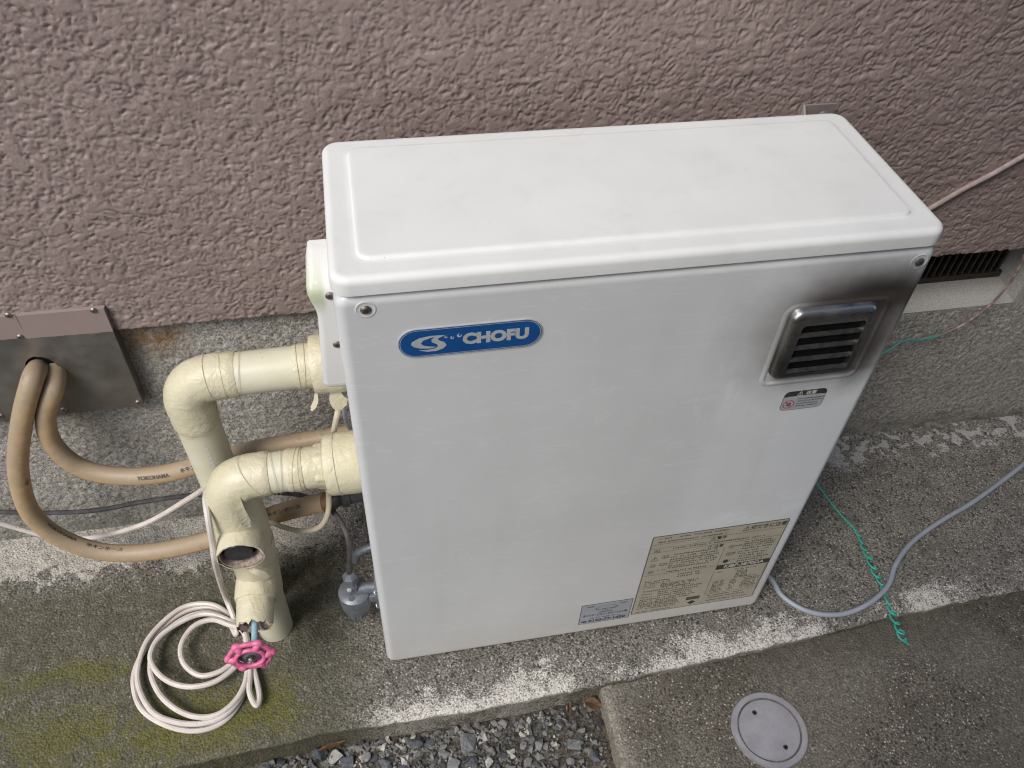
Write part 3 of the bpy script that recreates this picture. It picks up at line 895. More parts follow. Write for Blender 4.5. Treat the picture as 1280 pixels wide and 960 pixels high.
# service sticker
SX0, SX1, SZ0, SZ1 = .2608, .3322, .0392, .0912
ser = flat('service_sticker', rrect(SX0, SX1, SZ0, SZ1, .0012, 3), -.0001, M_INK2, heater, .0003)
flat('sticker_face', rrect(SX0 + .0010, SX1 - .0010, SZ0 + .0010, SZ1 - .0010, .001, 3), -.0004, M_LABEL2, ser, .0001)
scx = (SX0 + SX1) / 2
text('ダイワサービスコーポレーション㈱', .0058, M_INK, scx, -.0006, SZ0 + .0215, ser, off=.00012, fitw=.062)
text('0120-77-1420', .0082, M_INK, scx + .004, -.0006, SZ0 + .0065, ser, off=.0003, fitw=.052)
rs = fine_print(scx - .020, scx + .022, SZ0 + .0140, .0032, .8) + fine_print(SX0 + .008, SX0 + .018, SZ1 - .006, .0032) + fine_print(SX1 - .018, SX1 - .007, SZ1 - .006, .003) + fine_print(scx - .010, scx + .010, SZ0 + .0285, .0034, 1) + fine_print(scx - .012, scx + .012, SZ0 + .0365, .0030, .8)
rs.append((SX0 + .004, SX0 + .011, SZ0 + .0045, SZ0 + .0085))
quads('fine_print', rs, -.0006, M_INK, ser)
bm = nb()
loft(bm, [[Vector((scx + r * 1.9 * math.cos(k * math.pi / 12), -.0006, SZ0 + .0385 + r * .72 * math.sin(k * math.pi / 12))) for k in range(24)] for r in (.0075, .0083)])
obj('oval_mark', bm, M_INK2, ser, False)

# side cover on the left flank
prof = [(.6165, .0200, .119), (.6150, .0222, .112), (.5985, .0260, .081), (.592, .0264, .078), (.584, .0250, .078), (.572, .0212, .078), (.563, .0205, .078), (.548, .0212, .078), (.478, .0262, .078), (.473, .0258, .079), (.470, .0235, .081), (.4685, .018, .086)]
bm = nb()
rings = []
for z_, d, yf in prof:
    q = []
    r = min(.006, d * .5)
    for k in range(5):
        a = math.radians(90 * k / 4)
        q.append(Vector((-d + r - r * math.sin(a), yf + r - r * math.cos(a), z_)))
    q = [Vector((.003, yf, z_))] + q + [Vector((-d, .1275, z_)), Vector((.003, .1275, z_))]
    rings.append(q)
loft(bm, rings, True, True, True)
yf = .078
side = obj('side_cover', bm, M_COVER, heater, 40)
for sz, yy in ((.590, .0785), (.530, .0785)):
    add_screw((-.0060, yy, sz), (0, -1, 0), side, .0045)

# grey fuel strainer valve low on the left flank
c0 = Vector((-.033, .070, .080))
bm = nb()
lathe(bm, c0, (0, 0, 1), [(-.042, .010), (-.042, .0135), (-.030, .0145), (-.022, .0145), (-.021, .0195), (.004, .0215), (.012, .0210), (.015, .017), (.016, .004)], 28)
valve = obj('fuel_valve', bm, M_GALV, heater, 40)
for k in range(10):
    a = 2 * math.pi * k / 10
    bm = nb(); lathe(bm, c0 + Vector((.0138 * math.cos(a), .0138 * math.sin(a), -.042)), (0, 0, 1), [(0, .0016), (.018, .0018)], 8)
    obj('knob_rib', bm, M_GALV, valve)
bm = nb(); lathe(bm, c0 + Vector((-.002, 0, .016)), (1, 0, 0), [(0, .0075), (.001, .0088), (.040, .0088)], 20); obj('outlet_neck', bm, M_GALV, valve)
bm = nb(); box(bm, c0.x + .004, c0.x + .037, c0.y - .012, c0.y + .012, c0.z - .006, c0.z + .010, .003); obj('valve_arm', bm, M_GALV, valve)
bm = nb(); box(bm, c0.x + .027, c0.x + .036, c0.y - .019, c0.y + .019, c0.z - .012, c0.z + .034, .002); obj('flange', bm, M_GALV, valve)
bm = nb(); box(bm, c0.x - .0085, c0.x + .0055, c0.y - .008, c0.y + .008, c0.z + .012, c0.z + .038, .003); obj('inlet_block', bm, M_GALV, valve)
bm = nb(); lathe(bm, c0 + Vector((-.002, 0, .036)), (0, 0, 1), [(0, .0088), (.002, .0098), (.014, .0098), (.017, .0075), (.022, .0052)], 6); obj('gland_nut', bm, M_GALV, valve, 20)
bm = nb(); lathe(bm, c0 + Vector((-.005, -.008, .0305)), (0, -1, .3), [(0, .0034), (.0016, .0030), (.0022, .0015)], 14); obj('screw', bm, M_SILVER, valve)
bm = nb(); lathe(bm, c0 + Vector((-.004, -.0125, .0145)), (0, 0, 1), [(0, .0040), (.0022, .0036)], 18); obj('pin', bm, M_GALV, valve)
for z_ in (-.006, .028):
    bm = nb(); lathe(bm, c0 + Vector((.029, -.0155, z_)), (-1, 0, 0), [(0, .0036), (.003, .003)], 12); obj('bolt', bm, M_SILVER, valve)
# grey drain pipe and black clip behind the valve
bm = nb(); tube(bm, catmull([(.004, .125, .108), (-.012, .126, .102), (-.026, .128, .090), (-.03, .13, .07)]), .0058, 14); obj('drain_tube', bm, M_GALV, heater)
bm = nb(); box(bm, -.008, .003, .104, .114, .150, .156, .001); obj('clip', bm, M_RUBBER, heater)

# ================================================================== WALL BRACKET
br = thing('wall_bracket', 'small painted steel angle bracket screwed to stucco behind the heater', 'bracket', (.54, .27, .60))
bm = nb(); box(bm, .5215, .5620, .2660, .2685, .575, .6465, .0006, 1); obj('wall_flange', bm, M_BRACKET, br)
bm = nb(); vs = [(.5215, .2660, .6465), (.5215, .208, .575), (.5215, .2660, .575)]
loft(bm, [[Vector(v) for v in vs], [Vector((v[0] + .002, v[1], v[2])) for v in vs]], True, True, True); obj('side_flange', bm, M_BRACKET2, br, False)
add_screw((.548, .2660, .6335), (0, -1, 0), br, .0045, M_BRACKET)
bm = nb(); lathe(bm, (.548, .2675, .6335), (0, 1, 0), [(0, .002), (.02, .002)], 8); obj('screw_shank', bm, M_SCREW, br)

# ================================================================== COVER PLATE
plate = thing('pipe_cover_plate', 'two piece sheet metal plate, half painted, over the hose hole in the wall', 'cover plate', (-.36, .275, .28))
PY = .2715
hc = W(52, 460, PY); hole = (hc.x + .001, hc.z, .0195)
def plate_half(x0, x1, z0, z1, sgn, y, lean):
    # outline with a half-round bite on the seam side
    seam = x1 if sgn > 0 else x0
    pts = []
    if sgn > 0:
        pts += [(x0, z0), (seam, z0)]
        pts += [(hole[0] + hole[2] * .92 * math.cos(math.radians(a)), hole[1] + hole[2] * math.sin(math.radians(a))) for a in range(270, 89, -15)]
        pts += [(seam, z1), (x0, z1)]
    else:
        pts += [(x1, z0), (x1, z1), (seam, z1)]
        pts += [(hole[0] + hole[2] * .92 * math.cos(math.radians(a)), hole[1] + hole[2] * math.sin(math.radians(a))) for a in range(90, -91, -15)]
        pts += [(seam, z0)]
    bm = nb()
    loft(bm, [[Vector((a, y, b)) for a, b in pts], [Vector((a, y + .001, b)) for a, b in pts]], True, True, True)
    return obj('panel', bm, M_SHEET, plate, False)
plate_half(-.62, hole[0], .2745, .4405, 1, PY, 0)
plate_half(hole[0] + .0014, -.2700, .2785, .4415, -1, PY - .0014, 0)
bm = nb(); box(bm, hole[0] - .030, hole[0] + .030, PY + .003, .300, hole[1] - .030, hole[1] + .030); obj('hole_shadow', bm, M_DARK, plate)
bm = nb()                                            # folded upper flange under the stucco
box(bm, -.62, -.2702, PY + .0012, .290, .4392, .4402); obj('top_flange', bm, M_SHEET, plate, False)
bm = nb(); box(bm, -.2712, -.2702, PY + .0008, .292, .2790, .4400); obj('side_return', bm, M_SHEET, plate, False)
bm = nb(); box(bm, -.62, -.2715, PY + .0012, .292, .2750, .2790); obj('bottom_return', bm, M_SHEET, plate, False)
for u, v in ((10, 395), (117, 388), (25, 422), (173, 503), (80, 512), (1, 521)):
    p = W(u, v, PY - .0015); add_screw((p.x, PY - .0012 if p.x > hole[0] else PY + .0001, p.z), (0, -1, 0), plate, .0038)

# ================================================================== HOSES
def hose_lettering(parent, path, f0, f1, s, size, ang, rad, reverse=False):
    """print that follows the hose surface between two fractions of its length"""
    me = text_mesh(s, size, off=size * .02, align='LEFT', ext=0)
    xs_ = [v.co.x for v in me.vertices]; x0_, x1_ = min(xs_), max(xs_)
    fr = frames(path)
    L = [0]
    for a, b in zip(path, path[1:]): L.append(L[-1] + (b - a).length)
    tot = L[-1]
    for v in me.vertices:
        s_ = (f0 + (f1 - f0) * (v.co.x - x0_) / (x1_ - x0_)) * tot
        i = max(0, min(len(path) - 2, int(np.searchsorted(L, s_)) - 1))
        w = (s_ - L[i]) / max(L[i + 1] - L[i], 1e-9)
        p = path[i].lerp(path[i + 1], w); t_ = fr[i][0].lerp(fr[i + 1][0], w).normalized()
        out = (Vector(CAM) - p); out = (out - t_ * out.dot(t_)).normalized()
        side_ = t_.cross(out)
        if side_.z < 0: side_ = -side_
        a = ang + v.co.y / rad
        v.co = p + (out * math.cos(a) + side_ * math.sin(a)) * (rad + .00025)
    return link('lettering', me, M_INK, parent, False)

HR = .0122
hA = catmull([Vector((hole[0] - .005, .299, hole[1] - .002)), Vector((hole[0] - .005, .276, hole[1] - .0015)), W(40, 476, .243), W(27, 530, .228), W(23, 590, .218), W(38, 640, .212), W(75, 672, .205), W(130, 690, .195), W(195, 689, .185), W(270, 672, .17), W(335, 646, .152), W(385, 632, .138), W(412, 627, .131)], 10)
h1 = thing('rubber_hose', 'tan rubber hose in the wider outer loop between cover plate and heater', 'hose', tuple(hA[60]), 'hoses from the cover plate')
bm = nb(); tube(bm, hA, HR, 18); ho = obj('hose_body', bm, M_HOSE, h1)
hose_lettering(h1, hA, .80, .865, 'YOKOHAMA', .006, -.1, HR)
hose_lettering(h1, hA, .885, .955, 'ホキンホース', .006, .1, HR)
hose_lettering(h1, hA, .40, .47, 'YOKOHAMA', .006, .5, HR)
hose_lettering(h1, hA, .49, .56, 'ホキンホース', .006, .4, HR)
e0 = hA[-1]; ed = (hA[-1] - hA[-4]).normalized()
bm = nb(); lathe(bm, e0 - ed * .006, ed, [(0, HR + .0012), (.010, HR + .0012)], 22); obj('hose_clip', bm, plain('clip_brown', (.16, .085, .04), .5, .3, .2), h1)
bm = nb(); lathe(bm, e0 - ed * .004, Vector((1, .12, -.02)), [(0, .010), (.014, .010), (.014, .0085), (.018, .0085), (.018, .0115), (.028, .0115), (.028, .009), (.060, .009)], 12); obj('coupling', bm, M_RUBBER, h1, 25)

hB = catmull([Vector((hole[0] + .012, .299, hole[1] - .007)), Vector((hole[0] + .012, .276, hole[1] - .008)), W(67, 486, .247), W(57, 520, .238), W(66, 555, .232), W(100, 584, .225), W(150, 595, .215), W(205, 592, .204), W(270, 575, .192), W(330, 560, .182), W(395, 549, .172), W(455, 540, .165)], 10)
h2 = thing('rubber_hose', 'tan rubber hose printed on its upper, tighter loop from plate to heater', 'hose', tuple(hB[60]), 'hoses from the cover plate')
bm = nb(); tube(bm, hB, HR * .97, 18); obj('hose_body', bm, M_HOSE2, h2)
hose_lettering(h2, hB, .465, .545, 'YOKOHAMA', .0072, -.25, HR)
hose_lettering(h2, hB, .575, .655, 'ホキンホース', .0066, -.12, HR)

# ================================================================== INSULATED PIPES
def fillet(a, b, c, r, n=10):
    u = (a - b).normalized(); v = (c - b).normalized()
    return [((1 - t) ** 2) * (b + u * r) + 2 * t * (1 - t) * b + t * t * (b + v * r) for t in [k / n for k in range(n + 1)]]

def straight(a, b, n): return [a.lerp(b, k / n) for k in range(n + 1)]

def wobble(seed, amp, fa=3, fi=.35):
    pn = PN[seed % 8]
    def f(i, a):
        return amp * float(pn(np.array(fa * math.cos(a) + i * fi + seed * 7.1), np.array(fa * math.sin(a) + i * .13 + seed)))
    return f

def wrap(parent, a, b, r0, n=10, mat=None, seed=1, amp=.02, name='tape_wrap', r1=None, bulge=0.0):
    """one turn section of tape: a slightly uneven sleeve with softened ends"""
    path = straight(a, b, n)
    rad = [(r0 + ((r1 or r0) - r0) * k / n) * (1 + bulge * math.sin(math.pi * k / n)) for k in range(n + 1)]
    rad[0] *= .975; rad[-1] *= .975
    bm = nb(); tube(bm, path, rad, 30, True, wobble(seed, amp))
    return obj(name, bm, mat or M_TAPE, parent, 50)

def seam(parent, c, ax, r, tilt, seed):
    """thin lifted edge of a tape turn"""
    ax = ax.normalized(); u = ax.orthogonal().normalized(); v = ax.cross(u)
    pts = []
    for k in range(33):
        a = 2 * math.pi * k / 32
        pts.append(c + u * (r * math.cos(a)) + v * (r * math.sin(a)) + ax * (tilt * math.cos(a + seed)))
    bm = nb(); tube(bm, pts, .00026, 5, False)
    return obj('tape_edge', bm, M_SEAM, parent)

# rear pipe
ra = Vector((-.0005, .145, .442)); rb = Vector((-.176, .145, .438)); rc = Vector((-.164, .141, -.002))
rear = thing('insulated_pipe', 'cream insulated pipe, higher bend, running left then down behind the valve pipe', 'pipe', (-.15, .14, 0), 'insulated pipes beside the heater')
dv = (rc - rb).normalized(); dh = (ra - rb).normalized()
path = straight(ra, rb + dh * .034, 12)[:-1] + fillet(ra, rb, rc, .034, 12) + straight(rb + dv * .034, rc, 16)[1:]
bm = nb(); tube(bm, path, .0235, 30, True); obj('pipe_sleeve', bm, M_SLEEVE, rear)
ep = straight(rb + dh * .058, rb + dh * .036, 5)[:-1] + fillet(ra, rb, rc, .036, 14) + straight(rb + dv * .036, rb + dv * .066, 6)[1:]
bm = nb(); tube(bm, ep, [.0240] + [.0252] * (len(ep) - 2) + [.0240], 32, True, wobble(2, .030)); obj('elbow_wrap', bm, M_TAPE, rear, 50)
wrap(rear, rb + dh * .118, rb + dh * .158, .0248, 8, None, 3, .012)
for d, tl in ((.030, .003), (.044, .002), (.059, .005), (.121, .002), (.127, .004), (.150, .003)):
    seam(rear, rb + dh * d, dh, .0253, tl, d * 90)
for d, tl in ((.034, .006), (.050, -.005), (.068, .004)):
    seam(rear, rb + dv * d, dv, .0254, tl, d * 70)
wrap(rear, Vector((-.040, .145, .4412)), Vector((-.004, .145, .442)), .0325, 8, None, 5, .035, 'collar')
def flap(parent, pts, w, mat=None, th=.0007, curl=.3):
    """loose strip of tape"""
    P_ = catmull(pts, 6)
    bm = nb(); rings = []
    n_ = len(P_)
    for i, p in enumerate(P_):
        t_ = (P_[min(i + 1, n_ - 1)] - P_[max(i - 1, 0)]).normalized()
        out = (Vector(CAM) - p).normalized(); s_ = t_.cross(out).normalized(); o_ = s_.cross(t_)
        ww = w * (.5 + .5 * math.sin(math.pi * min(1, .25 + .75 * (1 - i / (n_ - 1))))) * (1 if i < n_ - 2 else .6)
        rings.append([p - s_ * ww + o_ * (ww * curl), p + o_ * (.0 + th), p + s_ * ww + o_ * (ww * curl), p + s_ * ww + o_ * (ww * curl - th), p - o_ * th * .2, p - s_ * ww + o_ * (ww * curl - th)])
    loft(bm, rings, True, True, True)
    return obj('tape_flap', bm, mat or M_TAPE, parent, 60)
flap(rear, [Vector((-.039, .122, .421)), Vector((-.041, .118, .412)), Vector((-.0465, .115, .402))], .0028)
flap(rear, [Vector((-.020, .124, .420)), Vector((-.018, .120, .409)), Vector((-.012, .118, .399))], .0090)
# faded pale print down the sleeve
for k, (f, w_, h_) in enumerate(((.078, .0012, .0022), (.088, .0016, .0022), (.096, .0014, .003), (.104, .002, .0024), (.112, .0022, .0030), (.119, .0022, .0034))):
    c = rb + dv * f
    out = Vector(CAM) - c; out = (out - dv * out.dot(dv)).normalized(); s_ = dv.cross(out)
    bm = nb()
    vs = [bm.verts.new(c + out * .02375 + s_ * (a * w_ + .002) + dv * (b * h_)) for a, b in ((-1, -1), (1, -1), (1, 1), (-1, 1))]
    bm.faces.new(vs); obj('faded_print', bm, M_LID, rear, False)
c = rb + dv * .130; out = Vector(CAM) - c; out = (out - dv * out.dot(dv)).normalized()
bm = nb(); lathe(bm, c + out * .0231 + dv.cross(out) * .002, out, [(0, .0042), (.0008, .0042)], 18); obj('faded_print', bm, M_LID, rear)

# front pipe with the two stubs
fa = Vector((-.0005, .086, .342)); fb = Vector((-.1475, .086, .338)); fc = Vector((-.149, .086, -.002))
front = thing('insulated_pipe', 'cream tape wrapped pipe with two torn stubs and a pink handwheel, lower bend', 'pipe', (-.149, .086, 0), 'insulated pipes beside the heater')
dv = (fc - fb).normalized(); dh = (fa - fb).normalized()
path = straight(fa, fb + dh * .034, 10)[:-1] + fillet(fa, fb, fc, .034, 12) + straight(fb + dv * .034, fc, 16)[1:]
bm = nb(); tube(bm, path, .0232, 30, True); obj('pipe_sleeve', bm, M_SLEEVE, front)
ep = straight(fb + dh * .048, fb + dh * .034, 4)[:-1] + fillet(fa, fb, fc, .034, 14) + straight(fb + dv * .034, fb + dv * .090, 8)[1:]
bm = nb(); tube(bm, ep, [.0238] + [.0252] * 6 + [.0256 + .0003 * k for k in range(len(ep) - 7)], 32, True, wobble(4, .035)); obj('elbow_wrap', bm, M_TAPE, front, 50)
wrap(front, fb + dh * .066, fb + dh * .084, .0245, 8, None, 6, .015)
wrap(front, fb + dh * .084, fb + dh * .118, .0238, 8, None, 7, .010)
bm = nb()                                            # hexagon nut showing through the tape
lathe(bm, fb + dh * .096, dh, [(-.001, .0236), (.002, .0265), (.014, .0265), (.017, .0236)], 6, True, True)
bmesh.ops.bevel(bm, geom=bm.edges[:], offset=.0022, segments=3, profile=.5, affect='EDGES'); obj('wrapped_nut', bm, M_TAPE, front, 60)
for d, tl in ((.030, .014), (.049, .006), (.058, .005), (.076, .004), (.082, .002)):
    seam(front, fb + dh * d, dh, .0254 if d < .05 else .0248, tl, d * 90)
wrap(front, Vector((-.0395, .086, .3415)), Vector((-.002, .086, .342)), .0355, 8, None, 8, .022, 'collar')
seam(front, Vector((-.0400, .086, .3415)), dh, .0352, .001, 1); seam(front, Vector((-.026, .086, .3415)), dh, .0362, .002, 2)
# wrapped body between the stubs
wrap(front, Vector((-.148, .087, .290)), Vector((-.1485, .087, .195)), .0285, 14, None, 9, .05, 'body_wrap', bulge=.05)
wrap(front, Vector((-.146, .088, .215)), Vector((-.149, .0862, .090)), .0290, 14, None, 10, .03, 'body_wrap', r1=.0242, bulge=.02)
# upper stub, open, with a black plug
def stub(name, base, end, r, seed, torn, bore=.78):
    ax = (end - base); L_ = ax.length; ax.normalize()
    u = Vector((1, 0, 0)); v = ax.cross(u).normalized()
    bm = nb(); rings = []
    wb = wobble(seed, .03)
    segs = 40
    ts = [0, .15, .3, .45, .6, .75, .88, 1.0]
    for i, t_ in enumerate(ts):
        ring = []
        for k in range(segs):
            a = 2 * math.pi * k / segs
            rr = r * (1 + wb(i, a)) * (1.04 - .04 * t_)
            d = t_ * L_
            if t_ == 1.0: d += torn * float(PN[seed % 8](np.array(3 * math.cos(a) + 5.3), np.array(3 * math.sin(a) + seed))) + torn * .5 * float(PN[2](np.array(9 * math.cos(a)), np.array(9 * math.sin(a))))
            ring.append(base + ax * d + u * (rr * math.cos(a)) + v * (rr * math.sin(a)))
        rings.append(ring)
    edge = rings[-1]
    inner = [base + (p - base) * 1.0 - ((p - base) - ax * (p - base).dot(ax)) * .05 for p in edge]
    rings.append(inner)
    loft(bm, rings)
    sl = obj(name, bm, M_TAPE, front, 50)
    bm = nb()                                        # foam ring inside
    rg = []
    for d, q in ((.55, .93), (1.0, .93), (.99, .86), (.93, bore), (.70, bore * .92), (.55, bore * .9)):
        rg.append([base + ax * (d * L_ - .0012 + (torn * .35 * float(PN[3](np.array(4 * math.cos(2 * math.pi * k / segs)), np.array(4 * math.sin(2 * math.pi * k / segs) + seed))) if d > .9 else 0)) + u * (r * q * math.cos(2 * math.pi * k / segs)) + v * (r * q * math.sin(2 * math.pi * k / segs)) for k in range(segs)])
    loft(bm, rg)
    obj('foam_lining', bm, M_FOAM, sl)
    bm = nb(); lathe(bm, base + ax * (.60 * L_), ax, [(0, r * bore), (.0005, r * bore)], 24); obj('stub_hollow', bm, M_DARK, sl)
    return sl, ax, L_
sA, ax, L_ = stub('stub_sleeve', Vector((-.148, .078, .252)), Vector((-.147, .040, .251)), .0262, 11, .0012, .84)
b_ = Vector((-.148, .078, .252)) + ax * (L_ * .62)
bm = nb(); lathe(bm, b_ + Vector((-.002, 0, .002)), ax, [(0, .0158), (.009, .0158), (.0105, .0145), (.0105, .004)], 22); obj('black_plug', bm, M_RUBBER, sA)
# lower stub: hand valve
s0, s1 = Vector((-.1505, .070, .140)), Vector((-.1525, .018, .130))
sB, ax, L_ = stub('stub_sleeve', s0, s1, .0222, 12, .006, .62)
wrap(front, Vector((-.150, .080, .142)), Vector((-.151, .050, .1365)), .0248, 6, None, 13, .05, 'stub_collar')
seam(front, s0.lerp(s1, .62), ax, .0224, .0005, 0)
bm = nb(); lathe(bm, s0 + ax * .028, ax, [(0, .0095), (.010, .0095), (.012, .006), (.012, .0042)], 20); obj('gland', bm, M_RUBBER, sB)
bm = nb(); lathe(bm, s0 + ax * .028, ax, [(0, .0042), (.030, .0040), (.058, .0036)], 16); obj('valve_stem', bm, M_GREYBLUE, front)
# handwheel
wc = Vector((-.1575, -.0165, .1255)); wa = Vector((.03, -1, .10)).normalized()
wu = Vector((1, 0, 0)); wu = (wu - wa * wu.dot(wa)).normalized(); wv = wa.cross(wu)
def wp(r, a, d=0): return wc + wu * (r * math.cos(a)) + wv * (r * math.sin(a)) + wa * d
bm = nb()
NS = 72
def ringtube(rf, df, tr, seg=12):
    P_ = [wp(rf(2 * math.pi * k / NS), 2 * math.pi * k / NS, df(2 * math.pi * k / NS)) for k in range(NS)]
    rings = []
    for k in range(NS):
        t_ = (P_[(k + 1) % NS] - P_[k - 1]).normalized(); n_ = wa; b2 = t_.cross(n_).normalized(); n_ = b2.cross(t_)
        a_ = 2 * math.pi * k / NS; q = tr(a_)
        rings.append([P_[k] + n_ * (q * math.cos(2 * math.pi * j / seg)) + b2 * (q * math.sin(2 * math.pi * j / seg)) for j in range(seg)])
    rings.append(rings[0])
    vs = [[bm.verts.new(p) for p in r] for r in rings[:-1]]
    for k in range(NS):
        A, B = vs[k], vs[(k + 1) % NS]
        for j in range(seg): bm.faces.new((A[j], A[(j + 1) % seg], B[(j + 1) % seg], B[j]))
lob = lambda a: math.cos(6 * a)
ringtube(lambda a: .0238 + .0026 * max(0, lob(a)) ** 2, lambda a: .0, lambda a: .0030 + .0014 * max(0, lob(a)) ** 2)
ringtube(lambda a: .0162, lambda a: .0034, lambda a: .0027)
for k in range(6):
    a = 2 * math.pi * k / 6
    P_ = [wp(.0150 + .0105 * j / 6, a, .0032 * (1 - j / 6)) for j in range(7)]
    tube(bm, P_, [.0028, .0040, .0046, .0048, .0048, .0046, .0035], 10)
wheel = obj('handwheel', bm, M_PINK, front, 60)
bm = nb(); lathe(bm, wc - wa * .006, wa, [(0, .006), (.002, .0085), (.004, .0160), (.0052, .0160), (.006, .010), (.008, .007), (.0085, .002)], 28); obj('hub', bm, M_GALV, wheel)
bm = nb(); lathe(bm, wc + wa * .002, wa, [(0, .0052), (.0035, .0052), (.0038, .004)], 6); obj('hub_nut', bm, M_SCREW, wheel, 20)
bm = nb(); lathe(bm, wc + wa * .004, wa, [(0, .0024), (.0030, .0022)], 12); obj('stem_tip', bm, M_SILVER, wheel)
# loose tape flaps
flap(front, [W(297, 622, .060), W(301, 640, .0555), W(311, 659, .053)], .0052)
flap(front, [W(312, 711, .048), W(322, 716, .044), W(335, 721, .044)], .0040)
for d, tl, s_ in ((.050, .010, 0), (.072, -.008, 1), (.098, .012, 2), (.150, .015, 3), (.186, -.012, 1.5)):
    seam(front, fb + dv * d + Vector((0, .001, 0)), dv, .0268 if d < .09 else .0292, tl, s_)

# ================================================================== CABLES
def cable(name, pts, r, mat, label, cat, per=8, seg=10, parent=None):
    bm = nb(); tube(bm, catmull(pts, per), r, seg)
    o = obj(name, bm, mat, parent)
    if label: tag(o, label, cat)
    return o
cable('black_cable', [W(-60, 642, .272), W(0, 640, .270), W(60, 641, .270), W(120, 638, .268), W(180, 627, .262), W(250, 618, .24), W(320, 615, .215), W(370, 618, .185), W(400, 628, .150), W(418, 641, .115), W(431, 662, .090), W(437, 685, .075), Vector((-.035, .070, .138)), Vector((-.035, .070, .130))], .0034, M_BLACKCABLE,
      'thin black cable along the foundation to the grey fuel valve', 'cable')
# white control cable: along the foundation, round the pipe and down into its coil
def zc(x, y): return (140 + x * .4167, 560 + y * .4167)
pts = [W(-60, 640, .262), W(0, 654, .262), W(60, 670, .255), W(115, 672, .245), W(180, 655, .225), W(238, 622, .19), W(255, 611, .150), W(258, 613, .112), W(257, 625, .082), W(260, 646, .062), W(265, 676, .052), W(270, 708, .05)]
def gz(lst, z0, dz=0.0): return [G(*zc(a, b), z0 + dz * i) for i, (a, b) in enumerate(lst)]
CR = .0037
pts += [G(280, 742, .050), G(292, 772, .018)]
pts += gz([(372, 560), (345, 512), (300, 478), (215, 492), (130, 560), (75, 650), (66, 720), (95, 790), (180, 838), (270, 846), (345, 812), (392, 742), (412, 640), (400, 560)], CR)
pts += gz([(350, 498), (290, 468), (205, 482), (118, 560), (82, 640), (80, 715), (120, 790), (190, 822), (270, 826), (340, 800), (390, 735), (408, 640), (398, 545)], CR + .0065)
pts += gz([(355, 520), (290, 494), (215, 512), (140, 575), (115, 655), (135, 725), (180, 775), (245, 805), (315, 800), (372, 755), (404, 690), (410, 620), (396, 550)], CR + .010)
pts += gz([(330, 508), (270, 498), (200, 525), (140, 570), (115, 625), (135, 672), (180, 705), (240, 716), (310, 700), (370, 655), (402, 600), (392, 548)], CR + .0155)
pts += gz([(350, 530), (300, 515), (245, 535), (208, 590), (215, 645), (262, 682), (320, 672), (375, 640), (412, 660), (412, 730), (432, 772), (443, 745), (430, 680), (416, 640)], CR + .0185, -.001)
cable('control_cable', pts, CR, M_WHITECABLE, 'white cable lying in loose coils on the mossy slab under the pink handwheel', 'cable', 7, 9)
cable('cream_cable', [Vector((-.014, .135, .475)), Vector((-.016, .132, .44)), W(424, 500, .125), W(419, 530, .122), W(414, 560, .130), W(411, 610, .118), W(410, 640, .108), W(400, 658, .105), W(380, 664, .112), W(358, 660, .125), W(335, 651, .140), W(310, 640, .150)], .0034, M_CREAMCABLE,
      'short cream cable hanging from the side cover past the pipe collar', 'cable')
cable('grey_lead', [Vector((-.006, .14, .475)), Vector((-.007, .139, .45)), W(430, 512, .137), W(436, 532, .138), W(446, 545, .138)], .0026, M_GREYCABLE, 'thin grey lead dropping behind the cream cable under the side cover', 'cable')
cable('grey_cable', [Vector((.50, .16, .006)), Vector((.545, .10, .006))] + [G(u, v, .011 if u in (1085, 1110, 1120) else .006) for u, v in ((963, 722), (978, 745), (1010, 764), (1050, 768), (1085, 755), (1110, 732), (1120, 705), (1140, 678), (1175, 652), (1220, 625), (1280, 580), (1340, 530))], .0039, M_GREYCABLE,
      'grey cable curving across the slab on the right of the heater', 'cable', 8, 12)
# green garden wire: straight, then kinked into little curls
base = [G(1018, 600, .004), G(1022, 606, .004), G(1048, 640, .004), G(1070, 664, .004), G(1080, 688, .005), G(1092, 712, .006), G(1104, 738, .002), G(1114, 765, .006), G(1126, 795, .004), G(1136, 806, -.006)]
bp = catmull(base, 60)
gp = []
n_ = len(bp)
for i, p in enumerate(bp):
    f = i / (n_ - 1)
    amp = 0 if f < .34 else (.0022 * (1 + .5 * math.sin(f * 60)) if f < .49 else (.0056 * (.75 + .25 * math.sin(f * 90)) if f < .63 else (.0022 * (1 + .6 * math.sin(f * 75)) if f < .78 else (.0056 * (.8 + .2 * math.sin(f * 80)) if f < .93 else .0006))))
    ph = f * 2 * math.pi * 21 + 1.0 * math.sin(f * 31)
    t_ = (bp[min(i + 1, n_ - 1)] - bp[max(i - 1, 0)]).normalized()
    s_ = t_.cross(Vector((0, 0, 1))).normalized()
    gp.append(p + s_ * (amp * math.cos(ph)) + t_ * (amp * 1.35 * math.sin(ph)) + Vector((0, 0, (amp * .5) * (1 + math.sin(ph)))))
bm = nb(); tube(bm, gp, .0014, 8); o = obj('garden_wire', bm, M_GREENWIRE)
tag(o, 'curly green plastic coated wire crossing under the grey cable', 'wire')
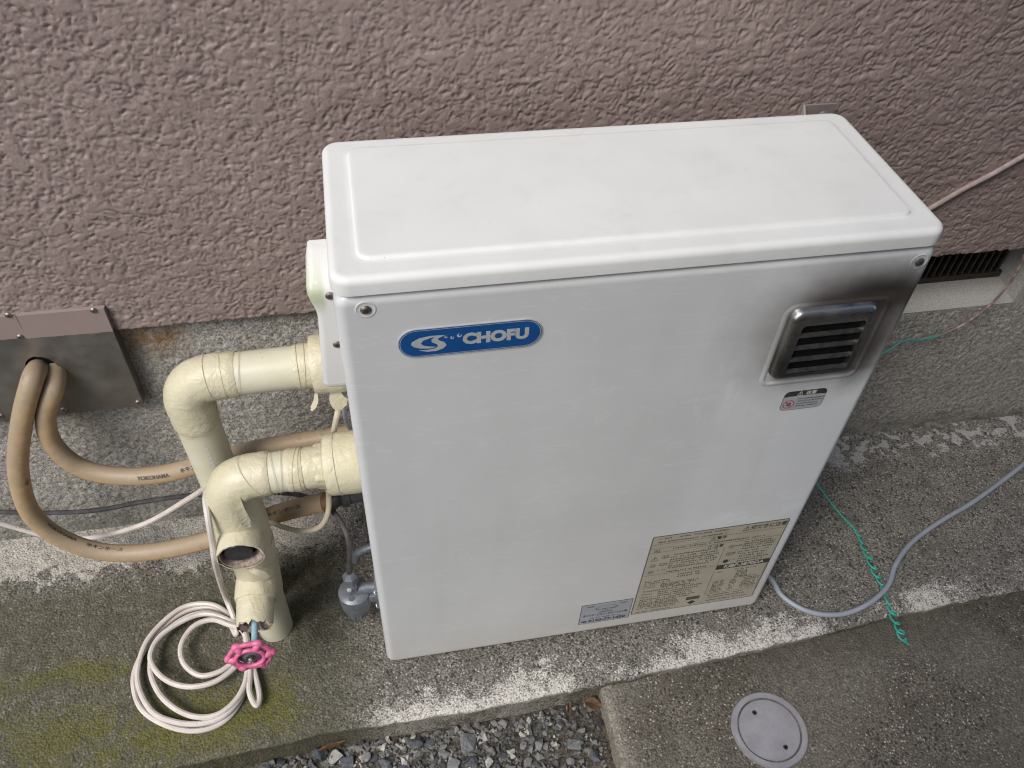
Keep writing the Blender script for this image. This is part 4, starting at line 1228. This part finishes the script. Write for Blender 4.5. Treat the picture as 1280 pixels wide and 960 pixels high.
# painted cable on the stucco and the drooping wire
p0, p1 = W(1130, 278, .2735), W(1280, 195, .2735)
dd = (p1 - p0)
cable('wall_cable', [p0 - dd * .6, p0] + [p0 + dd * f + Vector((0, -.0004 * math.sin(f * 9), .0006 * math.sin(f * 14))) for f in (.25, .5, .75, 1, 1.5, 2.2)], .0034, M_WALLCABLE,
      'cable painted over in wall colour, rising across the stucco', 'cable')
cable('drooping_wire', [W(1310, 240, .268), W(1290, 295, .266), W(1272, 338, .268), W(1252, 366, .272), W(1232, 386, .274), W(1205, 405, .278), W(1175, 419, .280), W(1150, 425, .280), W(1130, 426, .277), W(1112, 437, .274), W(1090, 450, .272), W(1060, 470, .268)], .0018, M_PAINTWIRE,
      'thin wire, half paint splashed half green, drooping below the foundation vent', 'wire')

# ================================================================== DRAIN CAP
cp = Vector((.4895, -.161, -.018)); cr = .0510
cap = thing('drain_cap', 'round grey plastic drain cap set in the lower concrete path', 'drain cap', tuple(cp))
bm = nb(); lathe(bm, cp + Vector((0, 0, -.02)), (0, 0, 1), [(0, cr), (.0205, cr), (.0222, cr - .001), (.0225, cr - .003), (.0222, cr - .0085), (.0205, cr - .0092), (.0195, cr - .0094), (.0195, cr - .0104)], 72, True, False)
obj('rim', bm, M_CAPPLASTIC, cap)
bm = nb(); lathe(bm, cp + Vector((0, 0, -.01)), (0, 0, 1), [(0, cr - .0103), (.0108, cr - .0103), (.0113, cr - .011), (.0114, .002)], 72)
lid = obj('lid', bm, M_CAPPLASTIC, cap)
for a, r_ in ((2.0, .027), (5.15, .028)):
    q = cp + Vector((r_ * math.cos(a), r_ * math.sin(a), .0012))
    bm = nb(); lathe(bm, q, (0, 0, 1), [(0, .0034), (.0007, .0030), (.0007, .0017), (.0003, .0016)], 14, False, False); obj('lift_ring', bm, M_RUBBER, lid)
    bm = nb(); lathe(bm, q, (0, 0, 1), [(.0002, .0016), (.0005, .0015)], 10); obj('lift_hole', bm, M_DARK, lid)

# ================================================================== GRAVEL
def stone_mesh(seed, n=13):
    r = random.Random(seed)
    bm = nb()
    for _ in range(n):
        v = Vector((r.gauss(0, 1), r.gauss(0, 1), r.gauss(0, 1))).normalized() * r.uniform(.82, 1.05)
        bm.verts.new((v.x * r.uniform(.9, 1), v.y * .82, v.z * .62))
    res = bmesh.ops.convex_hull(bm, input=bm.verts[:])
    dead = [g_ for g_ in res['geom_interior'] if isinstance(g_, bmesh.types.BMVert)]
    if dead: bmesh.ops.delete(bm, geom=dead, context='VERTS')
    bmesh.ops.bevel(bm, geom=bm.edges[:], offset=.05, segments=1, affect='EDGES')
    bmesh.ops.triangulate(bm, faces=bm.faces[:])
    me = bpy.data.meshes.new('stone'); bm.to_mesh(me); bm.free()
    return me
protos = []
for tone in range(3):
    row = []
    for sd in range(12):
        me = stone_mesh(sd); me.materials.append(M_STONES[tone]); row.append(me)
    protos.append(row)
grng = random.Random(21)
def soil_z(x, y):
    return float(-.052 + .006 * PN[0](np.array(x * 14), np.array(y * 14)) + .003 * PN[1](np.array(x * 50), np.array(y * 50)))
placed = []
def add_stone(x, y, r, rot=None, k=None, lift=.45):
    tone = grng.choices((0, 1, 2), (.45, .45, .10))[0] if k is None else k
    o = bpy.data.objects.new('stone', protos[tone][grng.randrange(12)])
    COL.objects.link(o)
    o.location = (x, y, soil_z(x, y) + r * .62 * lift)
    o.rotation_euler = (grng.uniform(-.3, .3), grng.uniform(-.3, .3), grng.uniform(0, 6.28))
    o.scale = (r, r * grng.uniform(.75, 1.1), r * grng.uniform(.8, 1.1))
    tag(o, STONE_LABELS[tone], 'stone', ('dark stones in the gravel', 'grey stones in the gravel', 'pale stones in the gravel')[tone])
    placed.append((x, y, r))
# the largest, where the photograph shows them
for u, v, rp in ((345 + 50, 945, 17), (415, 943, 16), (434, 950, 14), (519, 926, 15), (540, 945, 14), (555, 938, 11), (584, 926, 19), (605, 918, 9), (629, 902, 11), (480, 952, 11), (457, 944, 10), (538, 925, 8), (505, 956, 12), (612, 952, 11), (675, 928, 11), (700, 905, 8), (746, 942, 12), (747, 925, 9), (566, 955, 13), (640, 955, 10), (330, 955, 9), (350, 950, 10), (590, 952, 12), (660, 950, 9), (448, 925, 8), (714, 948, 8), (625, 930, 8)):
    p = G(u, v, -.040); add_stone(p.x, p.y, rp * .00100)
tries = 0
while len(placed) < 250 and tries < 20000:
    tries += 1
    x = grng.uniform(-.55, .27); y = grng.uniform(-.24, -.088)
    r = min(.015, .0045 + grng.expovariate(1 / .0032))
    if x > .2 and grng.random() < .5: continue
    if all((x - a) ** 2 + (y - b) ** 2 > (r + c) ** 2 * .78 for a, b, c in placed): add_stone(x, y, r)
# small chips: one mass
VV, FF, off = [], [], 0
nr = np.random.RandomState(5)
def hull_small(seed):
    r = random.Random(seed); bm = nb()
    for _ in range(8):
        v = Vector((r.gauss(0, 1), r.gauss(0, 1), r.gauss(0, 1))).normalized(); bm.verts.new((v.x, v.y * .8, v.z * .6))
    res = bmesh.ops.convex_hull(bm, input=bm.verts[:])
    dead = [g_ for g_ in res['geom_interior'] if isinstance(g_, bmesh.types.BMVert)]
    if dead: bmesh.ops.delete(bm, geom=dead, context='VERTS')
    bmesh.ops.triangulate(bm, faces=bm.faces[:])
    bm.verts.index_update()
    r_ = (np.array([v.co[:] for v in bm.verts]), np.array([[v.index for v in f.verts] for f in bm.faces])); bm.free()
    return r_
small = [hull_small(s) for s in range(10)]
for i in range(17000):
    x = nr.uniform(-.8, .278); y = -.068 - .40 * nr.rand() ** 1.5
    if x > .20 and y > -.115 and nr.rand() < .6: continue
    if y > edge_y(x) - .002: continue
    r = min(.0070, .0015 + nr.exponential(.0017))
    v, f = small[nr.randint(10)]
    a = nr.uniform(0, 6.28); b = nr.uniform(-.5, .5)
    q = v * r
    q = np.stack([q[:, 0] * math.cos(a) - q[:, 1] * math.sin(a), q[:, 0] * math.sin(a) + q[:, 1] * math.cos(a), q[:, 2] + q[:, 0] * b], -1)
    z = -.052 + .006 * PN[0](np.array(x * 14), np.array(y * 14)) + .003 * PN[1](np.array(x * 50), np.array(y * 50)) + r * .25
    VV.append(q + np.array([x, y, float(z) + r * .2])); FF.append(f + off); off += len(v)
me = bpy.data.meshes.new('gravel'); me.from_pydata(np.concatenate(VV).tolist(), [], np.concatenate(FF).tolist())
tag(link('gravel', me, M_CHIPS, None, False), 'fine mixed grey gravel chips between slab and path', 'gravel', kind='stuff')

# ================================================================== DEAD LEAVES
def leaf(p, L_, w_, rz, label, tilt=0.15):
    bm = nb(); rows = []
    for i in range(9):
        t_ = i / 8; ww = w_ * math.sin(math.pi * (t_ ** .8)) + .0002
        rows.append([Vector(((t_ - .5) * L_, s_ * ww, abs(s_) * ww * .7 + .004 * t_ * t_ + .0015 * math.sin(t_ * 6))) for s_ in (-1, -.5, 0, .5, 1)])
    vs = [[bm.verts.new(q) for q in r] for r in rows]
    for a, b in zip(vs, vs[1:]):
        for k in range(4): bm.faces.new((a[k], a[k + 1], b[k + 1], b[k]))
    r_ = bmesh.ops.solidify(bm, geom=bm.faces[:], thickness=.0003)
    o = obj('dead_leaf', bm, M_LEAF)
    o.location = p; o.rotation_euler = (tilt, .05, rz)
    tag(o, label, 'leaf')
leaf(G(415, 932, -.034), .036, .0030, .2, 'narrow dry brown leaf lying along the foot of the slab')
leaf(G(742, 880, -.040), .026, .0075, -.5, 'broad curled brown leaf in the corner by the path', .3)
leaf(G(711, 885, -.038), .020, .0032, 1.3, 'small upright brown leaf beside the slab edge', .2)
leaf(G(270, 958, -.036), .03, .0035, .3, 'brown leaf scrap under the mossy slab corner')
leaf(G(370, 721, .001), .008, .0025, .5, 'tiny rust coloured leaf scrap on the slab near the pipe foot', 0)
leaf(G(238, 808, .001), .010, .0012, 1.9, 'tiny pale seed husk on the damp slab', 0)
